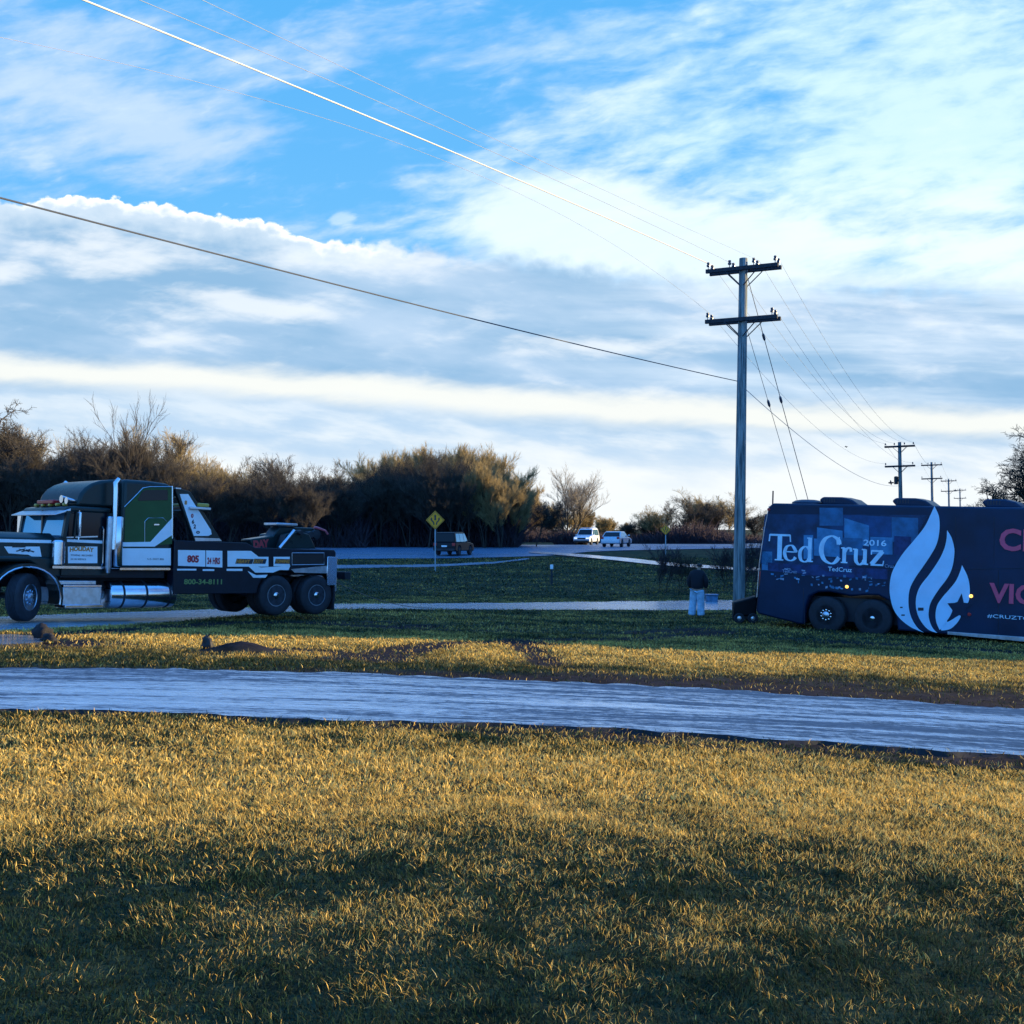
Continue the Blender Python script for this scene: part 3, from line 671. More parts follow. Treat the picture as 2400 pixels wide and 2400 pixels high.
# undergrowth too dense to count
def brush_mesh(zones, w=0.03):
    S = []
    for (u0, u1, d0, d1, hfun, N) in zones:
        u = nr.uniform(u0, u1, N); d = nr.uniform(d0, d1, N); x = (u - 1200) / FPX * d; z = tz(x, d)
        h = hfun(u, d) * nr.uniform(0.35, 1.0, N); z0 = z + np.maximum(h - 3.0, 0) * nr.random(N)
        l = nr.uniform(0.25, 0.6, N) * h
        tx, ty = nr.normal(0, 0.45, N), nr.normal(0, 0.45, N)
        p1 = np.stack([x + tx * l, d + ty * l, np.minimum(z0 + l, z + h)], 1)
        S.append(np.concatenate([np.stack([x, d, z0], 1), p1, np.full((N, 1), w), np.full((N, 1), w * 0.3)], 1))
    return ribbons(np.concatenate(S))
hl = lambda u, d: np.maximum(1.0, EYE + (HZ - (np.interp(u, *zip(*LTOP)) + 78)) / FPX * d - tz((u-1200)/FPX*d, d))
hc = lambda u, d: np.maximum(1.0, EYE + (HZ - (np.interp(u, *zip(*CTOP)) + 62)) / FPX * d - tz((u-1200)/FPX*d, d))
VB, FB = brush_mesh([(-300, 860, 93, 112, hl, 30000), (855, 1215, 97, 112, hc, 15000)], 0.05)
tag(link('undergrowth', np_mesh('undergrowth', VB, FB, None, None, bk_red)), 'dark tangled undergrowth filling the wood along the highway', 'undergrowth', kind='stuff')
hr = lambda u, d: np.interp(u, [1440, 1480, 1560, 1640, 1720, 1800, 2600], [1.2, 2.2, 3.6, 4.3, 2.6, 2.4, 2.4])
hf = lambda u, d: np.interp(u, [1150, 1400, 1480], [4.5, 3.0, 1.6])
VB, FB = brush_mesh([(1440, 1720, 132, 142, hr, 9000), (1700, 2600, 140, 150, hr, 9000), (1150, 1480, 150, 165, hf, 5000), (1300, 1375, 122, 126, lambda u, d: 3.0 + 0 * u, 1200)], 0.06)
tag(link('thicket', np_mesh('thicket', VB, FB, None, None, bk_red)), 'low dark thicket of brush beyond the highway by the utility pole', 'thicket', kind='stuff')
for i, (u, d, h, lb) in enumerate(((1552, 50, 2.4, 'reddish twiggy shrub in the ditch under the smaller yellow sign'), (1600, 51, 2.0, 'low twiggy shrub in the ditch just left of the standing person'),
                                  (1705, 52, 2.3, 'thin twiggy shrub in the ditch directly behind the pole'), (1752, 46, 3.0, 'tall twiggy shrub between the pole and the bus tail'))):
    tree('shrub', u, d, h, lb, mt=bk_dark, mc=bk_red if i != 1 else bk_grey, name='shrub', cat='shrub')

# unseen evergreens added right of the view, sized and spaced to cast shade
def shade_tree_mesh(seed, H=11, Rb=2.6, N=6500):
    r = np.random.default_rng(seed); t = r.random(N) ** 0.8; z = 0.6 + t * (H - 0.6); rad = Rb * np.clip((1 - t) * 2.6, 0, 1) ** 0.7 * np.sqrt(r.uniform(0.10, 1, N)) + 0.05
    a = r.random(N) * 6.283; c0 = np.stack([rad * np.cos(a), rad * np.sin(a), z - rad * 0.25], 1)
    V_ = []; 
    for q in range(3): V_.append(c0 + r.normal(0, 0.21, (N, 3)) + np.stack([np.cos(a) * .1 * q, np.sin(a) * .1 * q, np.zeros(N)], 1))
    V_ = np.stack(V_, 1).reshape(-1, 3); i = np.arange(N) * 3
    return np_mesh('crown', V_, None, np.stack([i, i+1, i+2], 1), None, ever)
em = [shade_tree_mesh(5 + i) for i in range(3)] + [shade_tree_mesh(15 + i, N=1500) for i in range(3)]
tm = MB().tube([(0,0,-0.3),(0,0,6),(0,0,10.6)], [0.2, 0.12, 0.03], 8)
tr0 = None
def evergreen(x, y, h, wide=1.0, i=0, thin=False, label='dense dark columnar evergreen added unseen right of the view to cast shade'):
    global tr0
    e = empty('added_shade_tree'); e.location = (x, y, float(tz(x, y))); e.scale = (h/11*wide, h/11*wide, h/11); e.rotation_euler = (0, 0, i * 1.7)
    if tr0 is None: tr0 = tm.build('trunk', bk_dark, e)
    else: link('trunk', tr0.data, e)
    link('crown', em[i % 3 + (3 if thin else 0)], e); tag(e, label, 'tree', 'evergreens added unseen to cast shade')
def wx_(y): return max(27.0, 0.52 * y + 4.5)
k = 0
y = 28.6
while y < 122:
    if not 30.6 < y < 31.7:
        h = rnd.uniform(12.5, 14.0) if y < 62 else rnd.uniform(16, 17.5) if y < 84 else rnd.uniform(14.5, 15.5) if y < 108 else rnd.uniform(19.5, 20.5)
        evergreen(wx_(y) + rnd.uniform(-0.7, 0.7) + (3 if y > 84 else 0), y, h, 0.52 if y < 62 else 0.6, k); k += 1
    y += (1.1 if y < 36 else 1.5 if y < 62 else 2.2)
# ------------------------------------------------------------------ utility poles and wires
ins_mat = mat('glass_insulator', (0.05, 0.06, 0.09), 0.3)
def pole_parts(root, H, full=True, lean=0.0):
    MB().tube([(0,0,-0.4),(0,0,H*0.5),(0,0,H)], [0.20, 0.165, 0.135], 14).build('pole_shaft', polewood, root, smooth=True)
    for z, k in ((H - 0.36, 4), (H - 2.02, 2)):
        a = MB()
        for sy in (-0.21, 0.21): a.box(-1.2, 1.2, sy - 0.05, sy + 0.05, z - 0.065, z + 0.065)
        arm = a.build('crossarm', armwood, root, bevel=0.01)
        for sy in (-0.275, 0.275):
            for sx in (-1, 1): MB().tube([(sx*0.55, sy, z - 0.06), (sx*0.06, sy*0.66, z - 0.55)], 0.018, 6).build('brace', darkmetal, root)
        xs = (-1.12, -0.40, 0.40, 1.10) if k == 4 else (-1.12, 1.02)
        for x in xs:
            for sy in (-0.21, 0.21):
                if not full and sy > 0: continue
                MB().tube([(x, sy, z + 0.06), (x, sy, z + 0.17)], 0.014, 6).lathe([(0.02, z+0.14), (0.055, z+0.15), (0.06, z+0.20), (0.035, z+0.225), (0.05, z+0.25), (0.045, z+0.29), (0.01, z+0.30)], 10, 'z', (x, sy, 0)).build('insulator', ins_mat, root)
    return root
PD = Vector((13.3, 20.9, 0)).normalized()
def pole(px_, d, H, label, rz, full=True, lean=0.0, pos=None):
    p = ground(px_, d) if pos is None else Vector((*pos, float(tz(*pos))))
    e = empty('utility_pole'); e.location = p; e.rotation_euler = (0, lean, rz); pole_parts(e, H, full)
    return tag(e, label, 'utility pole', 'utility poles along the lane' )
PX, PDp = 1731, 36.0
pb = ground(PX, PDp); PH = float(at(PX, 607, PDp).z - pb.z)
pole(PX, PDp, PH, 'tall weathered utility pole with two crossarms standing beside the bus tail', R(-28), True, R(0.8))
FAR = [(2113, 92, 1036, 'second utility pole rising behind the bus roof, largest of the distant ones'), (2187, 134, 1083, 'third utility pole behind the flame on the bus'),
       (2226, 179, 1122, 'fourth utility pole in the receding line, slim and pale'), (2252, 228, 1145, 'farthest utility pole at the end of the receding line')]
tops = []
for u, d, yt, lb in FAR:
    pz = ground(u, d); h = float(at(u, yt, d).z - pz.z); pole(u, d, h, lb, R(-24), False, R(-1.0)); tops.append((pz, h))
p0xy = (7.43 - 13.3*2.37, 36 - 20.9*2.37)
pole(0, 0, 11.8, 'utility pole behind the viewer carrying the same wires', R(-30), False, pos=p0xy)
wire_l = mat('bright_aluminium_wire', (0.80, 0.78, 0.74), 0.35, 0.3); wire_d = mat('dark_cable', (0.05, 0.06, 0.08), 0.6); wire_g = mat('grey_wire', (0.30, 0.34, 0.40), 0.5, 0.2)
def wire(p, q, sag, r, m, label, group=None, name='power_line', N=40):
    pts = []
    for i in range(N + 1):
        t = i / N; v = Vector(p).lerp(Vector(q), t); v.z -= 4 * sag * t * (1 - t); pts.append(v)
    o = MB().tube(pts, r, 6).build(name, m, smooth=True, fix=False); return tag(o, label, 'wire', group)
def armp(base, H, rz, x, z, lean=0.0, y=0.0):
    m_ = Matrix.Translation(base) @ Matrix.Rotation(rz, 4, 'Z') @ Matrix.Rotation(lean, 4, 'Y')
    return m_ @ Vector((x, y, z))
A = lambda x, z, y=0.21: armp(pb, PH, R(-28), x, z, R(0.8), y)
z1, z2 = PH - 0.36 + 0.29, PH - 2.02 + 0.29
P0z = float(tz(*p0xy)); B0 = lambda x, z: armp(Vector((*p0xy, P0z)), 12, R(-30), x, z)
def para(a, b, za, bb): return None
# towards the viewer: each span is a parabola in the vertical plane of the pole line, through its measured sag
def span(A0, q, m1, m2, r, m, label, name='power_line', N=48):
    A0 = Vector(A0); q = Vector((*q, 0)); D = Vector((q.x - A0.x, q.y - A0.y))
    rows = []
    for (px_, py_) in (m1, m2):
        k_ = (px_ - 1200) / FPX; t = (k_*A0.y - A0.x) / (D.x - k_*D.y); y_ = A0.y + t*D.y; rows.append((t, EYE + (HZ - py_)/FPX*y_ - A0.z))
    (t1, h1), (t2, h2) = rows; c2 = (h2/t2 - h1/t1) / (t2 - t1); c1 = h1/t1 - c2*t1
    pts = [Vector((A0.x + D.x*i/N, A0.y + D.y*i/N, A0.z + c1*i/N + c2*(i/N)**2)) for i in range(N+1)]
    o = MB().tube(pts, r, 6).build(name, m, smooth=True, fix=False); return tag(o, label, 'wire')
def b0(x): v = armp(Vector((*p0xy, 0)), 12, R(-28), x, 0); return (v.x, v.y)
span(A(-1.12, z1), b0(-1.12), (584,158), (1200,415), 0.015, wire_l, 'thickest bright white wire sweeping from the top crossarm to the upper left')
span(A(-0.46, z1), b0(-0.46), (621,124), (1200,376), 0.0055, wire_g, 'thin pale wire just above the bright one, from the top crossarm to the upper left')
span(A(0.46, z1), b0(0.46), (700,108), (1200,345), 0.0045, wire_g, 'faint wire from the inner right insulator of the top crossarm towards the upper left')
span(A(-1.12, z2), b0(-1.12), (217,133), (807,292), 0.004, wire_g, 'hair thin wire below the bright one, from the left end of the lower crossarm')
cz = float(at(1726, 893, 36).z - pb.z)
span(A(-0.16, cz, 0), p0xy, (596,618), (1200,770), 0.013, wire_d, 'single dark service cable running from the middle of the pole to the left edge', 'service_cable')
# away from the viewer, pole to pole
fp, fh = tops[0]
for i, (x, z, zz, lb) in enumerate(((-1.12, z1, fh-.07, 'left outer'), (-0.46, z1, fh-.07, 'left inner'), (0.46, z1, fh-.07, 'right inner'), (1.10, z1, fh-.07, 'right outer'))):
    wire(A(x, z), armp(fp, fh, R(-24), x, zz, R(-1.0)), 1.3, 0.006, wire_g, lb + ' wire of the top crossarm between the near pole and the second pole')
for x, lb in ((-1.12, 'left'), (1.02, 'right')):
    wire(A(x, z2), armp(fp, fh, R(-24), x, fh - 1.75, R(-1.0)), 1.3, 0.005, wire_g, lb + ' wire of the lower crossarm between the near pole and the second pole')
wire(A(0.15, cz - 0.3, 0), armp(fp, fh, R(-24), -0.15, 5.5, R(-1.0)), 0.9, 0.010, wire_g, 'low communication cable sagging from the near pole towards the bus roof', None, 'service_cable')
for j in range(3):
    (a, ha), (b, hb) = tops[j], tops[j+1]
    for x in (-1.12, 1.10):
        wlb = ('left' if x < 0 else 'right') + ' distant wire from the ' + ('second', 'third', 'fourth')[j] + ' to the ' + ('third', 'fourth', 'farthest')[j] + ' pole above the bus'
        wire(armp(a, ha, R(-24), x, ha-.07, R(-1.0)), armp(b, hb, R(-24), x, hb-.07, R(-1.0)), 1.2, 0.010, wire_g, wlb, 'distant wires between far poles')
# guy wires with their strain insulators
def guy(p, q, knots, r, lb):
    e = empty('guy_wire'); e.location = p
    d = Vector(q) - Vector(p)
    MB().tube([(0,0,0), d*0.5, d], r, 6).build('strand', wire_d, e)
    for t in knots:
        c_ = d * t; u_ = d.normalized(); MB().tube([c_ - u_*0.14, c_ - u_*0.07, c_ + u_*0.07, c_ + u_*0.14], [0.015, 0.045, 0.045, 0.015], 8).build('insulator', ins_mat, e)
    tag(e, lb, 'guy wire')
ga = A(0.12, PH - 0.62, 0.1); gb_ = A(0.12, PH - 2.3, 0.1)
fa = ground(1966, 39.0); fb = ground(1945, 39.5)
guy(ga, fa, (0.165, 0.345), 0.012, 'guy wire from the pole top down behind the bus, carrying two dark insulators')
guy(gb_, fb, (0.245,), 0.009, 'guy wire from the lower crossarm down behind the bus, carrying one insulator')
def bird(px_, py_, d, k_, up, label):
    e = empty('bird'); e.location = at(px_, py_, d); e.scale = (k_,)*3; e.rotation_euler = (0, up, 0.5)
    MB().lathe([(0.0, -0.28), (0.06, -0.18), (0.10, 0.0), (0.07, 0.15), (0.03, 0.24), (0.0, 0.30)], 8, 'x').build('body', ink, e, smooth=True)
    MB().prism([(-0.05, 0), (0.10, 0.02), (0.0, 0.05)], -0.02, 0.34).build('wing', ink, e)
    MB().prism([(-0.05, 0), (0.10, 0.02), (0.0, 0.05)], -0.34, 0.02).build('wing', ink, e)
    tag(e, label, 'bird')
bird(1983, 1047, 80, 0.42, 0.6, 'tiny dark bird high in the pale sky left of the second pole')
bird(2088, 1131, 85, 0.75, 1.3, 'dark bird flying upright close beside the second pole just above the bus roof')
tp_, th_ = tops[0]; te = armp(tp_, th_, R(-24), -0.32, th_ - 3.2, R(-1.0), -0.1); 
tf = empty('pole_transformer'); tf.location = te; MB().lathe([(0.02,-0.34),(0.16,-0.33),(0.17,0.28),(0.12,0.33),(0.02,0.35)], 14, 'z').build('tank', darkmetal, tf, smooth=True)
MB().box(0.10, 0.30, -0.04, 0.04, -0.1, 0.1).build('bracket', darkmetal, tf); tag(tf, 'small dark transformer can hung on the second pole below its lower arm', 'transformer')
# ------------------------------------------------------------------ wheels
def wheel(parent, x, y, z, r, w, side, steer=0.0, style='truck', deep=False):
    """side +1: outer face towards +y.  tyre mesh with rim and hub as sub-parts"""
    prof = [(r*0.56, -w/2), (r*0.90, -w/2*1.02), (r*0.97, -w/2*0.86), (r, -w/2*0.6)]
    for i in range(-2, 3): prof += [(r, w*0.10*i - w*0.03), (r*0.975, w*0.10*i - w*0.02), (r*0.975, w*0.10*i + w*0.0), (r, w*0.10*i + w*0.01)]
    prof += [(r, w/2*0.6), (r*0.97, w/2*0.86), (r*0.90, w/2*1.02), (r*0.72, w/2*1.04), (r*0.56, w/2*0.95), (r*0.54, w/2*0.5), (r*0.54, -w/2)]
    t = MB().lathe(prof, 36).build('wheel', rubber, parent, smooth=True)
    t.location = (x, y, z); t.rotation_euler = (0, 0, steer)
    s = side
    if deep:   # dual rear: dished rim with protruding hub
        pr = [(r*0.57, s*w*0.46), (r*0.55, s*w*0.47), (r*0.53, s*w*0.40), (r*0.50, s*w*0.05), (r*0.30, s*w*0.0), (r*0.22, s*w*0.02), (r*0.21, s*w*0.30), (r*0.17, s*w*0.36), (0.001, s*w*0.38)]
        m_ = mat('painted_rim', (0.022, 0.03, 0.045), 0.4, 0.3, noise=0.5, nscale=9)
    else:
        pr = [(r*0.57, s*w*0.46), (r*0.55, s*w*0.49), (r*0.53, s*w*0.42), (r*0.47, s*w*0.36), (r*0.30, s*w*0.48), (r*0.20, s*w*0.50), (r*0.19, s*w*0.62), (r*0.12, s*w*0.68), (0.001, s*w*0.69)]
        m_ = alu
    rim = MB().lathe(pr, 32).build('rim', m_ if style == 'truck' else alu, t, smooth=True)
    h = MB()
    for i in range(10):
        a = 2*math.pi*i/10; cx, cz_ = r*0.37*math.cos(a), r*0.37*math.sin(a)
        yy = s * w * (0.02 if deep else 0.44)
        if style == 'truck': h.lathe([(0.028, yy), (0.026, yy + s*0.03), (0.001, yy + s*0.035)], 6, 'y', (r*0.27*math.cos(a+.3), 0, r*0.27*math.sin(a+.3)))
        h2 = [(0.036, yy - s*0.012 + (0 if not deep else s*0.0)), (0.001, yy + s*0.006)]
    h.build('wheel_nuts', chrome, t, smooth=True) if h.v else None
    v = MB()
    for i in range(10):
        a = 2*math.pi*i/10; yy = s*w*(0.055 if deep else 0.405)
        v.lathe([(0.034, yy), (0.030, yy + s*0.004), (0.001, yy + s*0.005)], 10, 'y', (r*0.42*math.cos(a), 0, r*0.42*math.sin(a)))
    v.build('hand_holes', ink, t)
    if deep: MB().lathe([(r*0.545, s*w*0.40), (r*0.54, s*w*0.485), (r*0.505, s*w*0.485), (r*0.50, s*w*0.39)], 36).build('rim_lip', mat('rim_lip_metal', (0.22, 0.27, 0.33), 0.35, 0.7, noise=0.3), t, smooth=True)
    if deep: MB().lathe([(r*0.20, s*w*0.31), (r*0.19, s*w*0.42), (r*0.12, s*w*0.50), (0.001, s*w*0.51)], 20).build('hub_cap', chrome, t, smooth=True)
    return t

# frame of a vehicle standing at P (near side ground point), heading h, pitch a
class Frame:
    def __init__(s, px_, d, z0, th, sgn, pitch, half):
        s.c, s.s = math.cos(R(th)), math.sin(R(th)); s.h = Vector((sgn*s.c, -s.s, 0)); s.sgn = sgn
        s.n = Vector((-s.s if sgn < 0 else s.s, s.c, 0))            # away from the viewer
        s.P0 = Vector(((px_-1200)/FPX*d, d, z0)); s.half = half; s.a = R(pitch)
        s.ly = -s.n if sgn < 0 else s.n                              # local +y
        up = Vector((0,0,1)); hx = (s.h*math.cos(s.a) + up*math.sin(s.a)); zz = (up*math.cos(s.a) - s.h*math.sin(s.a))
        o = s.P0 + s.n*half
        s.M = Matrix(((hx.x, s.ly.x, zz.x, o.x), (hx.y, s.ly.y, zz.y, o.y), (hx.z, s.ly.z, zz.z, o.z), (0,0,0,1)))
        s.I = s.M.inverted()
    def __call__(s, px_, py_, y=None):        # photo row/column -> local (x,z) on plane |y| from the centre line
        off = 0 if y is None else s.half - y
        o = s.P0 + s.n*off; k = (px_-1200)/FPX
        u = (k*o.y - o.x)/(s.h.x - k*s.h.y); d = o.y + u*s.h.y
        w = Vector((o.x + u*s.h.x, d, EYE + (HZ-py_)/FPX*d)); l = s.I @ w
        return (l.x, l.z)

# ------------------------------------------------------------------ tow truck
T = Frame(695, 28.8, -0.56, 48, -1, 2.2, 1.22)
TW = empty('tow_truck', T.M); tag(TW, 'long dark green and white heavy tow truck with chrome stacks and sleeper cab', 'tow truck')
def tp(lst, y=1.2): return [T(a, b, y) for a, b in lst]
Rw = 0.52
MB().box(-1.5, 8.0, 0.30, 0.42, 0.72, 0.98).box(-1.5, 8.0, -0.42, -0.30, 0.72, 0.98).build('chassis', darkmetal, TW)
for sy in (1, -1):
    for x in (0.64, -0.66):
        wheel(TW, x, sy*1.06, Rw, Rw, 0.30, sy, deep=True)
        wheel(TW, x, sy*0.72, Rw, Rw, 0.28, sy, deep=True)
    wheel(TW, 7.1, sy*1.02, Rw, Rw, 0.32, sy, steer=R(38))
MB().tube([(0.64,-1.0,Rw),(0.64,1.0,Rw)], 0.09).tube([(-0.66,-1.0,Rw),(-0.66,1.0,Rw)], 0.09).tube([(7.1,-1.0,Rw),(7.1,1.0,Rw)], 0.07).build('axle', darkmetal, TW)
# sleeper
Y = 1.2
sl_poly = tp([(405,1331),(405,1139),(392,1133),(350,1127),(300,1123.5),(262,1123),(235,1125),(215,1131),(198,1143),(186,1158)]); xs_f = T(288, 1200, Y)[0]
cabx1 = T(262, 1200, 1.1)[0]; roofz = T(200, 1187, 1.08)[1]
xr = T(404, 1331, Y)[0]; zb = T(404, 1334, Y)[1]
xsf = T(287, 1200, Y)[0]
up_ = [(max(p_[0], xr), p_[1]) for p_ in sl_poly[1:]]
prof = [(xr, zb)] + [p_ for p_ in up_ if p_[0] < xsf] + [(xsf, T(287,1123.5,Y)[1]), (xsf, zb)]
fy = 0.98; fp_ = [T(a, b, fy) for a, b in [(300,1124),(262,1124),(238,1126),(218,1132),(202,1142),(190,1156),(186,1166)]]
MB().prism([(xsf-0.08, roofz), (xsf-0.08, fp_[0][1])] + [p_ for p_ in fp_ if p_[0] > xsf-0.06] + [(fp_[-1][0]+0.05, roofz+0.002)], -fy, fy).build('roof_fairing', dkgreen, TW, bevel=0.07, segs=3)
MB().prism(prof, -Y, Y).build('sleeper', dkgreen, TW, bevel=0.09, segs=3)
sy_ = Y + 0.0
MB().plate(tp([(293,1190),(330,1150),(338,1142),(402,1142),(403,1275),(291,1283)]), Y+0.001, 0.004).build('sleeper_side_panel', green, TW)
MB().plate(tp([(322,1170),(333,1152),(340,1148),(392,1148),(393,1172),(325,1174)]), Y+0.006, 0.008).build('sleeper_window', glassd, TW)
MB().plate(tp([(352,1270),(403,1214),(403,1254),(362,1281),(286,1281),(286,1271)]), Y+0.006, 0.004).build('stripe', white, TW)
MB().plate(tp([(283,1285),(400,1285),(400,1325),(283,1325)]), Y+0.002, 0.005).build('lower_side_panel', white, TW)
MB().plate(tp([(280,1331),(398,1331),(398,1336),(280,1336)]), Y+0.002, 0.02).build('chrome_strip', chrome, TW)
d_ = tp([(339,1270),(339,1222),(347,1214),(382,1214),(390,1222)], Y); MB().tube([(a, Y+0.006, b) for a, b in d_], 0.008, 6).build('locker_door_outline', alu, TW)
MB().plate(tp([(360,1228),(372,1228),(372,1231),(360,1231)]), Y+0.006, 0.02).build('locker_handle', chrome, TW)
MB().tube([(a, Y+0.012, b) for a, b in tp([(291,1188),(318,1161),(334,1144),(350,1141),(402,1141)])], 0.012, 6).build('stripe_trim', alu, TW)
MB().tube([(a, Y, b) for a, b in tp([(404,1139),(404,1262)])], 0.02, 6).build('edge_trim', chrome, TW)
side_text('U.S. DOT 805', *T(345, 1312, Y), 0.06, ink, TW, Y+0.008, width=0.42)
# cab
yc = 1.08
cx0, cx1 = T(262, 1200, yc)[0], T(153, 1200, yc)[0]; cz0 = T(200, 1332, yc)[1]; beltz = T(200, 1262, yc)[1]
wsx = cx1 - 0.10
MB().prism([(cx0, cz0), (cx1+0.15, cz0), (cx1+0.15, beltz), (cx1+0.05, beltz+0.02), (cx0, beltz+0.02)], -yc, yc).build('cab', dkgreen, TW, bevel=0.03)
rf = MB().prism([(cx0, roofz-0.14), (cx1+0.02, roofz-0.14), (cx1-0.05, roofz-0.03), (cx1-0.2, roofz), (cx0, roofz)], -yc, yc)
rf.build('cab_roof', dkgreen, TW, bevel=0.05)
pl = MB()
for sy in (1, -1):
    pl.prism([(cx0, beltz), (cx0+0.10, beltz), (cx0+0.10, roofz-0.12), (cx0, roofz-0.12)], sy*yc-0.04, sy*yc+0.0 if sy > 0 else -yc+0.04)
    pl.prism([(cx1-0.02, beltz), (cx1+0.06, beltz), (cx1-0.02, roofz-0.12), (cx1-0.10, roofz-0.12)], sy*yc-0.05, sy*yc+0.05)
    pl.prism([(cx1-0.24, beltz), (cx1-0.20, beltz), (cx1-0.24, roofz-0.12), (cx1-0.28, roofz-0.12)], sy*yc-0.03, sy*yc+0.03)
pl.box(cx1-0.06, cx1+0.02, -0.03, 0.03, beltz, roofz-0.1)
pl.build('window_pillar', dkgreen, TW)
MB().prism([(cx0+0.1, beltz), (cx1-0.02, beltz), (cx1-0.1, roofz-0.13), (cx0+0.1, roofz-0.13)], yc-0.03, yc-0.02).build('door_window', glassd, TW)
MB().prism([(cx0+0.1, beltz), (cx1-0.02, beltz), (cx1-0.1, roofz-0.13), (cx0+0.1, roofz-0.13)], -yc+0.02, -yc+0.03).build('door_window', glassd, TW)
for ya, yb in ((0.03, yc-0.05), (-yc+0.05, -0.03)):
    MB().add([(cx1+0.03, ya, beltz), (cx1+0.03, yb, beltz), (cx1-0.06, yb, roofz-0.12), (cx1-0.06, ya, roofz-0.12), (cx1+0.0, ya, beltz), (cx1+0.0, yb, beltz), (cx1-0.09, yb, roofz-0.12), (cx1-0.09, ya, roofz-0.12)],
             [(0,1,2,3),(7,6,5,4),(0,4,5,1),(1,5,6,2),(2,6,7,3),(3,7,4,0)]) if False else None
    w_ = MB(); w_.add([(cx1+0.03, ya, beltz), (cx1+0.03, yb, beltz), (cx1-0.06, yb, roofz-0.12), (cx1-0.06, ya, roofz-0.12), (cx1+0.0, ya, beltz), (cx1+0.0, yb, beltz), (cx1-0.09, yb, roofz-0.12), (cx1-0.09, ya, roofz-0.12)],
             [(0,1,2,3),(7,6,5,4),(0,4,5,1),(1,5,6,2),(2,6,7,3),(3,7,4,0)]); w_.build('windshield', glassb, TW)
MB().prism([(cx1-0.12, roofz-0.06), (cx1+0.24, roofz-0.20), (cx1+0.24, roofz-0.23), (cx1-0.12, roofz-0.12)], -yc-0.02, yc+0.02).build('sun_visor', alu, TW, bevel=0.01)
m_ = MB()
for yy in (-0.7, -0.35, 0, 0.35, 0.7): m_.box(cx1-0.22, cx1-0.12, yy-0.05, yy+0.05, roofz+0.001, roofz+0.07)
m_.build('roof_marker_lights', amber_off, TW, bevel=0.02)
MB().tube([(cx1-0.75, 0.55, roofz+0.16), (cx1-0.35, 0.55, roofz+0.16), (cx1-0.15, 0.55, roofz+0.16)], [0.03, 0.04, 0.09], 12).tube([(cx1-0.75, 0.85, roofz+0.12), (cx1-0.3, 0.85, roofz+0.12), (cx1-0.12, 0.85, roofz+0.12)], [0.03, 0.04, 0.08], 12).box(cx1-0.62, cx1-0.57, 0.5, 0.9, roofz-0.01, roofz+0.13).build('air_horn', chrome, TW, smooth=True)
MB().box(cx1-1.0, cx1-0.12, -0.6, 0.2, roofz+0.06, roofz+0.15).box(cx1-0.9, cx1-0.8, -0.4, 0.0, roofz-0.01, roofz+0.08).build('roof_light_bar', redlens, TW, bevel=0.02)
# far-side exhaust stack, seen over the roof
for yy, far in ((1.27, False), (-1.27, True)):
    sx = T(270, 1200, 1.27)[0]
    zt = T(270, 1122, 1.27)[1]
    MB().tube([(sx, yy, 1.6), (sx, yy, zt-0.25), (sx+0.01, yy, zt-0.10), (sx-0.07, yy, zt)], [0.065, 0.065, 0.062, 0.055], 14).build('exhaust_stack', chrome, TW, smooth=True)
    z0_, z1_ = T(276, 1328, 1.27)[1], T(276, 1211, 1.27)[1]
    MB().lathe([(0.09, z0_), (0.105, z0_+0.02), (0.105, z1_-0.02), (0.09, z1_)], 20, 'z', (sx-0.10, yy, 0)).build('heat_shield', chrome, TW, smooth=True)
sx2 = T(264, 1200, 1.2)[0]
MB().lathe([(0.05, z0_-0.15), (0.075, z0_), (0.075, z1_-0.03), (0.05, z1_)], 16, 'z', (sx2+0.06, 1.20, 0)).build('muffler', alu, TW, smooth=True)
# mirrors, grab rails
mx, mz0 = T(184, 1258, 1.35); _, mz1 = T(184, 1200, 1.35)
MB().box(mx-0.02, mx+0.03, 1.26, 1.44, mz0, mz1).build('door_mirror', chrome, TW, bevel=0.02)
MB().tube([(mx, 1.08, mz1-0.02), (mx, 1.36, mz1+0.03), (mx, 1.36, mz0-0.06), (mx, 1.08, mz0-0.06)], 0.012, 6).build('mirror_bracket', chrome, TW)
MB().box(mx+0.08, mx+0.13, -1.44, -1.26, mz0, mz1).tube([(mx+.1, -1.08, mz1), (mx+.1, -1.40, mz1+.03), (mx+.1, -1.40, mz0-.06), (mx+.1, -1.08, mz0-.06)], 0.012, 6).build('door_mirror', chrome, TW)
gx_, gz0 = T(238, 1325, 1.12); _, gz1 = T(238, 1240, 1.12)
MB().tube([(gx_, 1.13, gz0), (gx_, 1.16, gz0+0.05), (gx_, 1.16, gz1), (gx_, 1.1, gz1+0.05)], 0.014, 6).build('grab_rail', chrome, TW)
# door graphics
tpc = lambda l: tp(l, yc)
MB().plate(tpc([(157,1264),(240,1267),(240,1274),(157,1270)]), yc+0.001, 0.004).build('door_stripe', white, TW)
MB().plate(tpc([(159,1281),(228,1281),(228,1320),(159,1320)]), yc+0.001, 0.004).build('door_sign_panel', white, TW)
side_text('HOLIDAY', *T(163, 1293, yc), 0.13, orange, TW, yc+0.006, width=0.56, bold=0.006, arch=0.03)
side_text('TOWING  RECOVERY', *T(165, 1303, yc), 0.055, ink, TW, yc+0.006, width=0.52)
side_text('24 HR SERVICE', *T(165, 1312, yc), 0.05, ink, TW, yc+0.006, width=0.36)
MB().plate(tpc([(122,1326),(245,1328),(245,1334),(122,1332)]), yc+0.002, 0.02).build('sill_strip', chrome, TW)
MB().plate(tpc([(155,1258),(228,1256),(228,1259),(155,1261)]), yc+0.002, 0.02).build('belt_trim', alu, TW)
